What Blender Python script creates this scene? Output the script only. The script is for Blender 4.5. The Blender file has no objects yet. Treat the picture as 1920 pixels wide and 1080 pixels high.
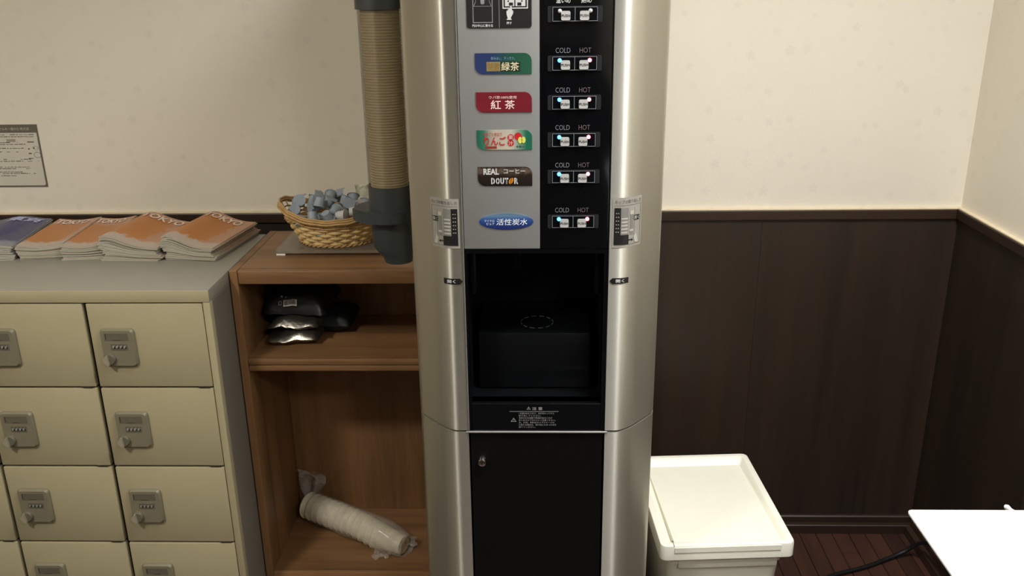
import bpy, bmesh, math, random
from mathutils import Vector, Matrix, noise as mnoise

random.seed(7)
scene = bpy.context.scene
COL = scene.collection
PI = math.pi

# ------------------------------------------------------------------ camera
F_PX, PITCH, YAW, ROLL, CAM_H = 1667.39, 0.3385, -0.0307, -0.0135, 1.5
fw = Vector((math.sin(YAW) * math.cos(PITCH), math.cos(YAW) * math.cos(PITCH), -math.sin(PITCH)))
rt0 = Vector((math.cos(YAW), -math.sin(YAW), 0))
up0 = rt0.cross(fw)
rt = rt0 * math.cos(ROLL) + up0 * math.sin(ROLL)
up = up0 * math.cos(ROLL) - rt0 * math.sin(ROLL)
cam = bpy.data.cameras.new('camera')
cam.sensor_width = 36.0
cam.lens = F_PX / 1920 * 36.0
cam.clip_start = 0.02
cam_o = bpy.data.objects.new('camera', cam)
COL.objects.link(cam_o)
cam_o.matrix_world = Matrix(((rt.x, up.x, -fw.x, 0), (rt.y, up.y, -fw.y, 0), (rt.z, up.z, -fw.z, CAM_H), (0, 0, 0, 1)))
scene.camera = cam_o

# ------------------------------------------------------------------ world, exposure
w = bpy.data.worlds.new('world')
scene.world = w
w.use_nodes = True
w.node_tree.nodes['Background'].inputs[0].default_value = (0.9, 0.92, 1.0, 1)
w.node_tree.nodes['Background'].inputs[1].default_value = 0.02
vs = scene.view_settings
vs.view_transform = 'Standard'
vs.look = 'None'
vs.gamma = 1.0
vs.use_curve_mapping = False
vs.exposure = -0.14

# ceiling lamps: (x, y, diameter, watts, colour, beam spread in degrees)
LAMPS = [(0.58, 0.90, 0.46, 31.0, (0.97, 0.99, 1.03), 150),
         (0.82, -0.70, 0.30, 20.0, (1.0, 0.99, 0.97), 160),
         (-1.25, 0.10, 0.30, 33.5, (1.0, 0.98, 0.92), 160)]
CEIL = 2.45

# room dimensions (camera stands at x = 0, y = 0)
D = 2.1905           # back wall
XR = 1.058           # right wall
XL = -1.85            # left wall
YB = -4.4            # wall behind the camera
HR = 0.939           # top of the wainscot rail


# ------------------------------------------------------------------ materials
def lin(c):
    return tuple(((v / 12.92) if v <= 0.04045 else ((v + 0.055) / 1.055) ** 2.4) for v in (x / 255.0 for x in c))


MATS = {}


def mat(name, col, rough=0.5, metal=0.0, spec=0.5, var=0.06, scale=40.0, bump=0.0, bscale=200.0, coat=0.0, emit=None, estr=0.0, alpha=1.0, trans=0.0, ior=1.45, stretch=(1, 1, 1)):
    """principled material with a little procedural tone variation and fine relief"""
    if name in MATS:
        return MATS[name]
    m = bpy.data.materials.new(name)
    m.use_nodes = True
    nt = m.node_tree
    b = nt.nodes['Principled BSDF']
    c = lin(col)
    tc = nt.nodes.new('ShaderNodeTexCoord')
    mp = nt.nodes.new('ShaderNodeMapping')
    mp.inputs['Scale'].default_value = stretch
    nt.links.new(tc.outputs['Object'], mp.inputs['Vector'])
    n = nt.nodes.new('ShaderNodeTexNoise')
    n.inputs['Scale'].default_value = scale
    n.inputs['Detail'].default_value = 4
    nt.links.new(mp.outputs[0], n.inputs['Vector'])
    r = nt.nodes.new('ShaderNodeValToRGB')
    r.color_ramp.elements[0].position = 0.3
    r.color_ramp.elements[1].position = 0.7
    r.color_ramp.elements[0].color = (*[x * (1 - var) for x in c], 1)
    r.color_ramp.elements[1].color = (*[min(1, x * (1 + var)) for x in c], 1)
    nt.links.new(n.outputs['Fac'], r.inputs['Fac'])
    nt.links.new(r.outputs['Color'], b.inputs['Base Color'])
    b.inputs['Roughness'].default_value = rough
    b.inputs['Metallic'].default_value = metal
    b.inputs['Specular IOR Level'].default_value = spec
    b.inputs['IOR'].default_value = ior
    b.inputs['Coat Weight'].default_value = coat
    b.inputs['Coat Roughness'].default_value = 0.08
    b.inputs['Alpha'].default_value = alpha
    b.inputs['Transmission Weight'].default_value = trans
    if emit:
        b.inputs['Emission Color'].default_value = (*lin(emit), 1)
        b.inputs['Emission Strength'].default_value = estr
    if bump > 0:
        n2 = nt.nodes.new('ShaderNodeTexNoise')
        n2.inputs['Scale'].default_value = bscale
        nt.links.new(mp.outputs[0], n2.inputs['Vector'])
        bp = nt.nodes.new('ShaderNodeBump')
        bp.inputs['Strength'].default_value = bump
        bp.inputs['Distance'].default_value = 0.002
        nt.links.new(n2.outputs['Fac'], bp.inputs['Height'])
        nt.links.new(bp.outputs[0], b.inputs['Normal'])
    MATS[name] = m
    return m


def wood(name, dark, light, axis='Z', rough=0.45, scale=14.0, stretch=0.06, rnd=0.25, bump=0.15, fine=1.0):
    """grain stretched along one axis, with a per-object tone shift"""
    if name in MATS:
        return MATS[name]
    m = bpy.data.materials.new(name)
    m.use_nodes = True
    nt = m.node_tree
    L = nt.links.new
    b = nt.nodes['Principled BSDF']
    tc = nt.nodes.new('ShaderNodeTexCoord')
    oi = nt.nodes.new('ShaderNodeObjectInfo')
    vm = nt.nodes.new('ShaderNodeVectorMath')
    vm.operation = 'ADD'
    mu = nt.nodes.new('ShaderNodeMath')
    mu.operation = 'MULTIPLY'
    mu.inputs[1].default_value = 17.0
    L(oi.outputs['Random'], mu.inputs[0])
    L(tc.outputs['Object'], vm.inputs[0])
    L(mu.outputs[0], vm.inputs[1])
    mp = nt.nodes.new('ShaderNodeMapping')
    s = [1, 1, 1]
    s['XYZ'.index(axis)] = stretch
    mp.inputs['Scale'].default_value = s
    L(vm.outputs[0], mp.inputs['Vector'])
    n1 = nt.nodes.new('ShaderNodeTexNoise')
    n1.inputs['Scale'].default_value = scale
    n1.inputs['Detail'].default_value = 3
    n1.inputs['Distortion'].default_value = 0.6
    L(mp.outputs[0], n1.inputs['Vector'])
    n2 = nt.nodes.new('ShaderNodeTexNoise')
    n2.inputs['Scale'].default_value = scale * 14
    n2.inputs['Detail'].default_value = 3
    L(mp.outputs[0], n2.inputs['Vector'])
    mx = nt.nodes.new('ShaderNodeMath')
    mx.operation = 'MULTIPLY_ADD'
    mx.inputs[1].default_value = 0.35 * fine
    L(n2.outputs['Fac'], mx.inputs[0])
    L(n1.outputs['Fac'], mx.inputs[2])
    ma = nt.nodes.new('ShaderNodeMath')
    ma.operation = 'MULTIPLY_ADD'
    ma.inputs[1].default_value = rnd
    L(oi.outputs['Random'], ma.inputs[0])
    L(mx.outputs[0], ma.inputs[2])
    r = nt.nodes.new('ShaderNodeValToRGB')
    r.color_ramp.elements[0].position = 0.42
    r.color_ramp.elements[1].position = 0.98
    r.color_ramp.elements[0].color = (*lin(dark), 1)
    r.color_ramp.elements[1].color = (*lin(light), 1)
    L(ma.outputs[0], r.inputs['Fac'])
    L(r.outputs['Color'], b.inputs['Base Color'])
    b.inputs['Roughness'].default_value = rough
    bp = nt.nodes.new('ShaderNodeBump')
    bp.inputs['Strength'].default_value = bump
    bp.inputs['Distance'].default_value = 0.001
    L(n2.outputs['Fac'], bp.inputs['Height'])
    L(bp.outputs[0], b.inputs['Normal'])
    MATS[name] = m
    return m


def wallpaper():
    """off-white paper with a scatter of faint satin five-petal flowers"""
    m = bpy.data.materials.new('wallpaper')
    m.use_nodes = True
    nt = m.node_tree
    L = nt.links.new
    b = nt.nodes['Principled BSDF']

    def math_n(op, a=None, c=None, d=None):
        x = nt.nodes.new('ShaderNodeMath')
        x.operation = op
        for i, v in enumerate((a, c, d)):
            if v is None:
                continue
            if isinstance(v, (int, float)):
                x.inputs[i].default_value = v
            else:
                L(v, x.inputs[i])
        return x.outputs[0]
    geo = nt.nodes.new('ShaderNodeNewGeometry')
    sp = nt.nodes.new('ShaderNodeSeparateXYZ')
    L(geo.outputs['Position'], sp.inputs[0])
    hor = math_n('ADD', sp.outputs['X'], sp.outputs['Y'])   # runs along both wall directions
    cb = nt.nodes.new('ShaderNodeCombineXYZ')
    L(hor, cb.inputs[0])
    L(sp.outputs['Z'], cb.inputs[1])
    vo = nt.nodes.new('ShaderNodeTexVoronoi')
    vo.voronoi_dimensions = '2D'
    vo.feature = 'F1'
    vo.inputs['Scale'].default_value = 15.0
    vo.inputs['Randomness'].default_value = 0.9
    L(cb.outputs[0], vo.inputs['Vector'])
    sub = nt.nodes.new('ShaderNodeVectorMath')
    sub.operation = 'SUBTRACT'
    L(cb.outputs[0], sub.inputs[0])
    L(vo.outputs['Position'], sub.inputs[1])
    s2 = nt.nodes.new('ShaderNodeSeparateXYZ')
    L(sub.outputs[0], s2.inputs[0])
    ang = math_n('ARCTAN2', s2.outputs['Y'], s2.outputs['X'])
    sc = nt.nodes.new('ShaderNodeSeparateColor')
    L(vo.outputs['Color'], sc.inputs[0])
    ang2 = math_n('MULTIPLY_ADD', sc.outputs[0], 6.28, ang)
    petal = math_n('ABSOLUTE', math_n('COSINE', math_n('MULTIPLY', ang2, 2.5)))
    ln = nt.nodes.new('ShaderNodeVectorMath')
    ln.operation = 'LENGTH'
    L(sub.outputs[0], ln.inputs[0])
    size = math_n('MULTIPLY_ADD', sc.outputs[1], 0.006, 0.007)
    rad = math_n('MULTIPLY', size, math_n('MULTIPLY_ADD', petal, 0.55, 0.5))
    edge = math_n('SUBTRACT', rad, ln.outputs['Value'])
    msk = nt.nodes.new('ShaderNodeMapRange')
    msk.inputs['From Min'].default_value = -0.0015
    msk.inputs['From Max'].default_value = 0.0015
    L(edge, msk.inputs['Value'])
    # each flower has its own strength
    fac = math_n('MULTIPLY', msk.outputs[0], math_n('MULTIPLY_ADD', sc.outputs[2], 0.55, 0.0))
    nz = nt.nodes.new('ShaderNodeTexNoise')
    nz.inputs['Scale'].default_value = 3.0
    L(geo.outputs['Position'], nz.inputs['Vector'])
    base = nt.nodes.new('ShaderNodeMix')
    base.data_type = 'RGBA'
    base.inputs[6].default_value = (*lin((226, 217, 199)), 1)
    base.inputs[7].default_value = (*lin((233, 225, 208)), 1)
    L(nz.outputs['Fac'], base.inputs[0])
    mix = nt.nodes.new('ShaderNodeMix')
    mix.data_type = 'RGBA'
    mix.inputs[7].default_value = (*lin((219, 211, 195)), 1)
    L(fac, mix.inputs[0])
    L(base.outputs[2], mix.inputs[6])
    L(mix.outputs[2], b.inputs['Base Color'])
    rr = math_n('MULTIPLY_ADD', fac, -0.3, 0.72)
    L(rr, b.inputs['Roughness'])
    n2 = nt.nodes.new('ShaderNodeTexNoise')
    n2.inputs['Scale'].default_value = 380.0
    L(geo.outputs['Position'], n2.inputs['Vector'])
    bp = nt.nodes.new('ShaderNodeBump')
    bp.inputs['Strength'].default_value = 0.12
    bp.inputs['Distance'].default_value = 0.002
    L(n2.outputs['Fac'], bp.inputs['Height'])
    L(bp.outputs[0], b.inputs['Normal'])
    return m


def ramp_mat(name, axis, stops, rough=0.35, scale=1.0, offset=0.0, noise_amt=0.0, noise_scale=30.0):
    """printed colour bands along one local axis (coordinate * scale + offset goes into the ramp)"""
    m = bpy.data.materials.new(name)
    m.use_nodes = True
    nt = m.node_tree
    L = nt.links.new
    b = nt.nodes['Principled BSDF']
    tc = nt.nodes.new('ShaderNodeTexCoord')
    sp = nt.nodes.new('ShaderNodeSeparateXYZ')
    L(tc.outputs['Object'], sp.inputs[0])
    ma = nt.nodes.new('ShaderNodeMath')
    ma.operation = 'MULTIPLY_ADD'
    ma.inputs[1].default_value = scale
    ma.inputs[2].default_value = offset
    L(sp.outputs['XYZ'.index(axis)], ma.inputs[0])
    nz = nt.nodes.new('ShaderNodeTexNoise')
    nz.inputs['Scale'].default_value = noise_scale
    nz.inputs['Detail'].default_value = 4
    L(tc.outputs['Object'], nz.inputs['Vector'])
    md = nt.nodes.new('ShaderNodeMath')
    md.operation = 'MULTIPLY_ADD'
    md.inputs[1].default_value = noise_amt
    L(nz.outputs['Fac'], md.inputs[0])
    L(ma.outputs[0], md.inputs[2])
    r = nt.nodes.new('ShaderNodeValToRGB')
    while len(r.color_ramp.elements) < len(stops):
        r.color_ramp.elements.new(0.5)
    for e, (p, c) in zip(r.color_ramp.elements, stops):
        e.position = p
        e.color = (*lin(c), 1)
    L(md.outputs[0], r.inputs['Fac'])
    L(r.outputs[0], b.inputs['Base Color'])
    b.inputs['Roughness'].default_value = rough
    return m


def film(name, col, opacity, rough=0.25, streak=0.0):
    """thin clear plastic: mostly lets light through, with a glossy and milky share"""
    m = bpy.data.materials.new(name)
    m.use_nodes = True
    nt = m.node_tree
    L = nt.links.new
    b = nt.nodes['Principled BSDF']
    b.inputs['Base Color'].default_value = (*lin(col), 1)
    b.inputs['Roughness'].default_value = rough
    tr = nt.nodes.new('ShaderNodeBsdfTransparent')
    mx = nt.nodes.new('ShaderNodeMixShader')
    tc = nt.nodes.new('ShaderNodeTexCoord')
    nz = nt.nodes.new('ShaderNodeTexNoise')
    nz.inputs['Scale'].default_value = 35.0
    nz.inputs['Detail'].default_value = 5
    L(tc.outputs['Object'], nz.inputs['Vector'])
    mr = nt.nodes.new('ShaderNodeMapRange')
    mr.inputs['From Min'].default_value = 0.3
    mr.inputs['From Max'].default_value = 0.7
    mr.inputs['To Min'].default_value = max(0, opacity - streak)
    mr.inputs['To Max'].default_value = min(1, opacity + streak)
    L(nz.outputs['Fac'], mr.inputs['Value'])
    L(mr.outputs[0], mx.inputs[0])
    L(tr.outputs[0], mx.inputs[1])
    L(b.outputs[0], mx.inputs[2])
    L(mx.outputs[0], nt.nodes['Material Output'].inputs['Surface'])
    return m


# ------------------------------------------------------------------ mesh helpers
class MB:
    def __init__(self):
        self.v = []
        self.f = []

    def add(self, vs, fs):
        o = len(self.v)
        self.v += [tuple(p) for p in vs]
        self.f += [tuple(i + o for i in q) for q in fs]
        return self

    def box(self, x0, x1, y0, y1, z0, z1, bev=0.0, seg=2):
        if bev > 0:
            bm = bmesh.new()
            bmesh.ops.create_cube(bm, size=1.0)
            for p in bm.verts:
                p.co = Vector(((x0 + x1) / 2 + p.co.x * (x1 - x0), (y0 + y1) / 2 + p.co.y * (y1 - y0), (z0 + z1) / 2 + p.co.z * (z1 - z0)))
            bmesh.ops.bevel(bm, geom=list(bm.edges), offset=bev, segments=seg, affect='EDGES', profile=0.5)
            bm.verts.index_update()
            self.add([p.co for p in bm.verts], [[q.index for q in f.verts] for f in bm.faces])
            bm.free()
            return self
        vs = [(x, y, z) for z in (z0, z1) for y in (y0, y1) for x in (x0, x1)]
        return self.add(vs, [(0, 2, 3, 1), (4, 5, 7, 6), (0, 1, 5, 4), (2, 6, 7, 3), (0, 4, 6, 2), (1, 3, 7, 5)])

    def prism(self, poly, lo, hi, plane='XY'):
        """polygon (a, b) pairs extruded along the third axis from lo to hi"""
        def P(a, b, c):
            return {'XY': (a, b, c), 'XZ': (a, c, b), 'YZ': (c, a, b)}[plane]
        n = len(poly)
        vs = [P(a, b, lo) for a, b in poly] + [P(a, b, hi) for a, b in poly]
        fs = [tuple(range(n))[::-1], tuple(range(n, 2 * n))] + [(i, (i + 1) % n, n + (i + 1) % n, n + i) for i in range(n)]
        return self.add(vs, fs)

    def lathe(self, prof, cx=0, cy=0, seg=24, cap0=False, cap1=False, axis=None):
        """profile of (radius, height); axis is a Matrix to place it elsewhere"""
        vs, fs = [], []
        for r, z in prof:
            for i in range(seg):
                a = 2 * PI * i / seg
                p = Vector((cx + r * math.cos(a), cy + r * math.sin(a), z))
                vs.append(axis @ p if axis else p)
        for k in range(len(prof) - 1):
            for i in range(seg):
                j = (i + 1) % seg
                fs.append((k * seg + i, k * seg + j, (k + 1) * seg + j, (k + 1) * seg + i))
        if cap0:
            fs.append(tuple(range(seg))[::-1])
        if cap1:
            fs.append(tuple(range((len(prof) - 1) * seg, len(prof) * seg)))
        return self.add(vs, fs)

    def tube(self, pts, r, seg=8, closed=False):
        pts = [Vector(p) for p in pts]
        n = len(pts)
        vs, fs = [], []
        prev = None
        for i, p in enumerate(pts):
            if closed:
                t = (pts[(i + 1) % n] - pts[i - 1]).normalized()
            else:
                t = (pts[min(i + 1, n - 1)] - pts[max(i - 1, 0)]).normalized()
            if prev is None:
                a = Vector((0, 0, 1)) if abs(t.z) < 0.9 else Vector((1, 0, 0))
            else:
                a = prev
            u = (a - t * a.dot(t)).normalized()
            prev = u
            v = t.cross(u)
            rr = r[i] if isinstance(r, (list, tuple)) else r
            for k in range(seg):
                q = 2 * PI * k / seg
                vs.append(p + u * math.cos(q) * rr + v * math.sin(q) * rr)
        m = n if closed else n - 1
        for i in range(m):
            j = (i + 1) % n
            for k in range(seg):
                l = (k + 1) % seg
                fs.append((i * seg + k, i * seg + l, j * seg + l, j * seg + k))
        if not closed:
            fs.append(tuple(range(seg))[::-1])
            fs.append(tuple(range((n - 1) * seg, n * seg)))
        return self.add(vs, fs)

    def grid(self, nu, nv, fn):
        vs = [fn(i / nu, j / nv) for j in range(nv + 1) for i in range(nu + 1)]
        fs = [(j * (nu + 1) + i, j * (nu + 1) + i + 1, (j + 1) * (nu + 1) + i + 1, (j + 1) * (nu + 1) + i) for j in range(nv) for i in range(nu)]
        return self.add(vs, fs)

    def mesh(self, name, material, off=(0, 0, 0), smooth=False, recalc=True):
        me = bpy.data.meshes.new(name)
        me.from_pydata([(x - off[0], y - off[1], z - off[2]) for x, y, z in self.v], [], self.f)
        if recalc:
            bm = bmesh.new()
            bm.from_mesh(me)
            bmesh.ops.recalc_face_normals(bm, faces=bm.faces)
            bm.to_mesh(me)
            bm.free()
        me.materials.append(material)
        if smooth:
            me.polygons.foreach_set('use_smooth', [True] * len(me.polygons))
            if smooth != 'all':
                me.set_sharp_from_angle(angle=math.radians(smooth if isinstance(smooth, (int, float)) and smooth > 1 else 35))
        me.update()
        return me


def wloc(o):
    p = Vector((0, 0, 0))
    while o is not None:
        p += o.location
        o = o.parent
    return p


def link(name, data, parent=None, loc=(0, 0, 0)):
    o = bpy.data.objects.new(name, data)
    COL.objects.link(o)
    o.parent = parent
    o.location = loc
    return o


def build(mb, name, material, parent=None, smooth=False, at=None, local=False, recalc=True):
    """mesh given in world coordinates; the object's origin sits at 'at' (default: its own centre)"""
    base = Vector((0, 0, 0)) if (parent is None or local) else wloc(parent)
    if at is None:
        n = max(1, len(mb.v))
        at = Vector([sum(p[i] for p in mb.v) / n for i in range(3)])
    at = Vector(at)
    return link(name, mb.mesh(name, material, at, smooth, recalc), parent, at - base)


def tag(o, label=None, cat=None, group=None, kind=None):
    if label:
        o['label'] = label
    if cat:
        o['category'] = cat
    if group:
        o['group'] = group
    if kind:
        o['kind'] = kind
    return o


def thing(name, label, cat, loc, group=None, rz=0):
    o = link(name, None, None, loc)
    o.rotation_euler = (0, 0, rz)
    o.empty_display_size = 0.05
    return tag(o, label, cat, group)


def text_polys(s, bold=0.0, shear=0.0):
    c = bpy.data.curves.new('t', 'FONT')
    c.body = s
    c.size = 1.0
    c.offset = bold
    c.shear = shear
    c.resolution_u = 3
    o = bpy.data.objects.new('t', c)
    COL.objects.link(o)
    bpy.context.view_layer.update()
    me = bpy.data.meshes.new_from_object(o.evaluated_get(bpy.context.evaluated_depsgraph_get()))
    vs = [tuple(v.co) for v in me.vertices]
    fs = [tuple(p.vertices) for p in me.polygons]
    bpy.data.objects.remove(o)
    bpy.data.curves.remove(c)
    bpy.data.meshes.remove(me)
    return vs, fs


def add_text(mb, s, x0, x1, z0, z1, put, bold=0.0, shear=0.0):
    """fit the text into the box x0..x1, z0..z1; put(x, z) gives the 3D point"""
    vs, fs = text_polys(s, bold, shear)
    if not vs:
        return mb
    ax, bx = min(v[0] for v in vs), max(v[0] for v in vs)
    az, bz = min(v[1] for v in vs), max(v[1] for v in vs)
    sx = (x1 - x0) / max(1e-6, bx - ax)
    sz = (z1 - z0) / max(1e-6, bz - az)
    return mb.add([put(x0 + (v[0] - ax) * sx, z0 + (v[1] - az) * sz) for v in vs], fs)


def flat(y):
    return lambda x, z: (x, y, z)


def rect(mb, x0, x1, z0, z1, put):
    return mb.add([put(x0, z0), put(x1, z0), put(x1, z1), put(x0, z1)], [(0, 1, 2, 3)])


def frame_lines(mb, x0, x1, z0, z1, t, put):
    rect(mb, x0, x1, z0, z0 + t, put)
    rect(mb, x0, x1, z1 - t, z1, put)
    rect(mb, x0, x0 + t, z0 + t, z1 - t, put)
    rect(mb, x1 - t, x1, z0 + t, z1 - t, put)
    return mb


def disc(mb, cx, cz, rx, rz, put, seg=24):
    return mb.add([put(cx + rx * math.cos(2 * PI * i / seg), cz + rz * math.sin(2 * PI * i / seg)) for i in range(seg)], [tuple(range(seg))])


def round_poly(x0, x1, z0, z1, r, seg=5, corners=(1, 1, 1, 1)):
    """rounded rectangle outline; corners: lower left, lower right, upper right, upper left"""
    out = []
    for (cx, cz, a0, on, kx, kz) in ((x0 + r, z0 + r, PI, corners[0], x0, z0), (x1 - r, z0 + r, 1.5 * PI, corners[1], x1, z0),
                                     (x1 - r, z1 - r, 0, corners[2], x1, z1), (x0 + r, z1 - r, 0.5 * PI, corners[3], x0, z1)):
        if not on:
            out.append((kx, kz))
        else:
            out += [(cx + r * math.cos(a0 + PI / 2 * i / seg), cz + r * math.sin(a0 + PI / 2 * i / seg)) for i in range(seg + 1)]
    return out


# ------------------------------------------------------------------ shared materials
M_paper_wall = wallpaper()
M_wain = wood('dark_wainscot', (23, 18, 15), (55, 41, 29), 'Z', rough=0.5, scale=7, stretch=0.04, rnd=0.12)
M_rail = wood('dark_rail', (34, 24, 18), (55, 39, 28), 'X', rough=0.4, scale=10)
M_rail_y = wood('dark_rail_side', (34, 24, 18), (55, 39, 28), 'Y', rough=0.4, scale=10)
M_rail_lit = mat('painted_rail_light', (225, 210, 178), rough=0.5)  # light on the rail tops, put into the colour
M_floor = wood('red_brown_plank', (40, 25, 20), (74, 46, 35), 'Y', rough=0.4, scale=16, stretch=0.07, rnd=0.35)
M_floor_base = mat('floor_joint', (34, 22, 17), rough=0.8)
M_ceil = mat('ceiling_white', (235, 232, 224), rough=0.8, var=0.02)
M_silver = mat('satin_silver_paint', (205, 201, 188), rough=0.43, metal=0.92, var=0.02, scale=300, bump=0.05, bscale=900)
_nt = M_silver.node_tree
_tz = _nt.nodes.new('ShaderNodeCombineXYZ')
_tz.inputs[2].default_value = 1.0
_nt.links.new(_tz.outputs[0], _nt.nodes['Principled BSDF'].inputs['Tangent'])
_nt.nodes['Principled BSDF'].inputs['Anisotropic'].default_value = 0.92
M_panelgrey = mat('light_grey_panel', (150, 150, 148), rough=0.28, metal=0.25, var=0.015, scale=8, coat=0.3)
M_black = mat('gloss_black_panel', (10, 11, 13), rough=0.12, var=0.02, spec=0.5)
M_blackmat = mat('matt_black_plastic', (10, 11, 11), rough=0.4, var=0.05, spec=0.3)
M_cavity = mat('cavity_black', (9, 11, 13), rough=0.35, var=0.05, spec=0.35)
M_edge = mat('bright_edge', (150, 150, 146), rough=0.4, metal=0.5)
M_white_ink = mat('white_ink', (196, 196, 193), rough=0.5, var=0.02)
M_grey_ink = mat('grey_ink', (126, 128, 132), rough=0.5)
M_rose_ink = mat('dull_rose_ink', (112, 96, 98), rough=0.5)
M_black_ink = mat('black_ink', (22, 21, 20), rough=0.5)
M_button = mat('button_white', (176, 175, 172), rough=0.4, var=0.02)
M_locker = mat('locker_putty_paint', (165, 154, 122), rough=0.45, var=0.02, scale=12, bump=0.06, bscale=500)
M_locker_top = mat('locker_grey_top', (143, 138, 124), rough=0.42, var=0.02, scale=12, bump=0.06, bscale=500)
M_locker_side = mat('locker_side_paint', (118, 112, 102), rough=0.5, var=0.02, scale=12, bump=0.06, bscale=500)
M_gap = mat('dark_gap', (30, 28, 24), rough=0.8)
M_lock = mat('lock_plastic', (120, 113, 92), rough=0.4, var=0.03)
M_lock_dark = mat('lock_window', (98, 92, 76), rough=0.5)
M_lock_grip = mat('lock_grip', (148, 141, 120), rough=0.3)
M_dial = mat('dial_dark', (46, 44, 40), rough=0.4)
M_chrome = mat('chrome', (190, 188, 180), rough=0.18, metal=1.0)
M_oak = wood('oak_laminate', (92, 66, 40), (146, 108, 70), 'Z', rough=0.45, scale=16, stretch=0.05, rnd=0.08)
M_oak_x = wood('oak_laminate_across', (96, 68, 42), (152, 112, 74), 'X', rough=0.42, scale=18, stretch=0.05, rnd=0.08)
M_white_plastic = mat('white_plastic', (242, 239, 222), rough=0.35, var=0.01)
M_white_top = mat('white_table', (240, 240, 236), rough=0.35, var=0.01)
M_pages = mat('page_edges', (172, 167, 150), rough=0.8, var=0.15, scale=60, stretch=(1, 1, 40))

# ------------------------------------------------------------------ room
floor = build(MB().box(XL, XR, YB, D, -0.12, -0.004), 'floor', M_floor_base)
tag(floor, 'dark red-brown strip wood floor in front of the panelled walls', kind='structure')
# planks, one mesh shared by all (laid in broken joints)
PW, PL = 0.046, 0.62
plank_me = MB().box(-PW / 2 + 0.0008, PW / 2 - 0.0008, -PL / 2 + 0.0008, PL / 2 - 0.0008, -0.006, 0.0, bev=0.0012, seg=1).mesh('floor_plank', M_floor, smooth=False)
base_f = wloc(floor)
k = 0
x = XR - PW / 2
row = 0
while x > -0.75:
    y = D - PL / 2 - (0.0, 0.37, 0.19, 0.5)[row % 4] + 0.5
    while y > 0.35:
        yy = min(y, D - PL / 2) if y + PL / 2 > D and y - PL / 2 > D - PL else y
        if y - PL / 2 < D - 0.05:
            o = link('floor_plank', plank_me, floor, Vector((x, y, 0)) - base_f)
            if y + PL / 2 > D:      # cut at the wall
                ln = D - (y - PL / 2)
                o.scale.y = ln / PL
                o.location.y = (y - PL / 2 + ln / 2) - base_f.y
        y -= PL
    x -= PW
    row += 1

wall_back = build(MB().box(XL, XR + 0.1, D, D + 0.12, 0, CEIL), 'wall_back', M_paper_wall)
tag(wall_back, 'back wall with faint flower wallpaper above dark wood panelling', kind='structure')
wall_right = build(MB().box(XR, XR + 0.12, YB, D, 0, CEIL), 'wall_right', M_paper_wall)
tag(wall_right, 'right wall with flower wallpaper above dark wood panelling', kind='structure')
wall_left = build(MB().box(XL - 0.12, XL, YB, D + 0.12, 0, CEIL), 'wall_left', M_paper_wall)
tag(wall_left, kind='structure')
wall_rear = build(MB().box(XL, XR, YB - 0.12, YB, 0, CEIL), 'wall_rear', M_paper_wall)
tag(wall_rear, kind='structure')
ceiling = build(MB().box(XL, XR, YB, D, CEIL, CEIL + 0.1), 'ceiling', M_ceil)
tag(ceiling, kind='structure')

# wainscot panels: separate boards with a hairline joint
edges = [XR - 0.004, 0.567, 0.08, -0.41, -0.90, -1.39, XL + 0.01]
for a, b in zip(edges[1:], edges[:-1]):
    build(MB().box(a + 0.0003, b - 0.0003, D - 0.006, D + 0.001, 0.03, 0.914), 'wall_panel', M_wain, wall_back)
ys = [D - 0.006] + [D - 0.49 * q for q in range(1, 14)] + [YB]
for a, b in zip(ys[1:], ys[:-1]):
    build(MB().box(XR - 0.006, XR + 0.001, a + 0.0003, b - 0.0003, 0.03, 0.914), 'wall_panel', M_wain, wall_right)
for a in range(4):
    build(MB().box(XL - 0.001, XL + 0.006, YB + a * 1.647 + 0.001, YB + (a + 1) * 1.647 - 0.001, 0.03, 0.914), 'wall_panel', M_wain, wall_left)
    build(MB().box(XL + 0.01 + a * 0.723, XL + 0.01 + (a + 1) * 0.723 - 0.002, YB - 0.001, YB + 0.006, 0.03, 0.914), 'wall_panel', M_wain, wall_rear)
# rail and skirting
t = build(MB().box(XL, XR - 0.014, D - 0.014, D, 0.911, HR - 0.003, bev=0.002), 'trim_1', M_rail)
tag(t, 'dark wood rail along the back wall', kind='structure')
t = build(MB().box(XR - 0.014, XR, YB, D, 0.911, HR - 0.003, bev=0.002), 'trim_2', M_rail_y)
tag(t, 'dark wood rail along the right wall', kind='structure')
t = build(MB().box(XL, XR - 0.012, D - 0.012, D, HR - 0.003, HR + 0.001, bev=0.001), 'trim_3', M_rail_lit)  # pale strip painted in for light falling on the rail top
tag(t, 'lit top of the back rail, painted as a pale strip', kind='structure')
t = build(MB().box(XR - 0.012, XR, YB, D, HR - 0.003, HR + 0.001, bev=0.001), 'trim_4', M_rail_lit)  # painted light again, along the right rail
tag(t, 'lit top of the right rail, painted as a pale strip', kind='structure')
bb = build(MB().prism([(D, 0.0), (D - 0.030, 0.0), (D - 0.030, 0.026), (D - 0.028, 0.028), (D - 0.016, 0.029), (D - 0.016, 0.046), (D - 0.013, 0.049), (D, 0.05)], XL, XR, 'YZ'), 'baseboard_back', M_rail)
tag(bb, 'dark stepped skirting along the back wall', kind='structure')
bb = build(MB().prism([(XR, 0.0), (XR - 0.030, 0.0), (XR - 0.030, 0.026), (XR - 0.028, 0.028), (XR - 0.016, 0.029), (XR - 0.016, 0.046), (XR - 0.013, 0.049), (XR, 0.05)], YB, D - 0.031, 'XZ'), 'baseboard_right', M_rail_y)
tag(bb, 'dark stepped skirting along the right wall', kind='structure')

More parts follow.
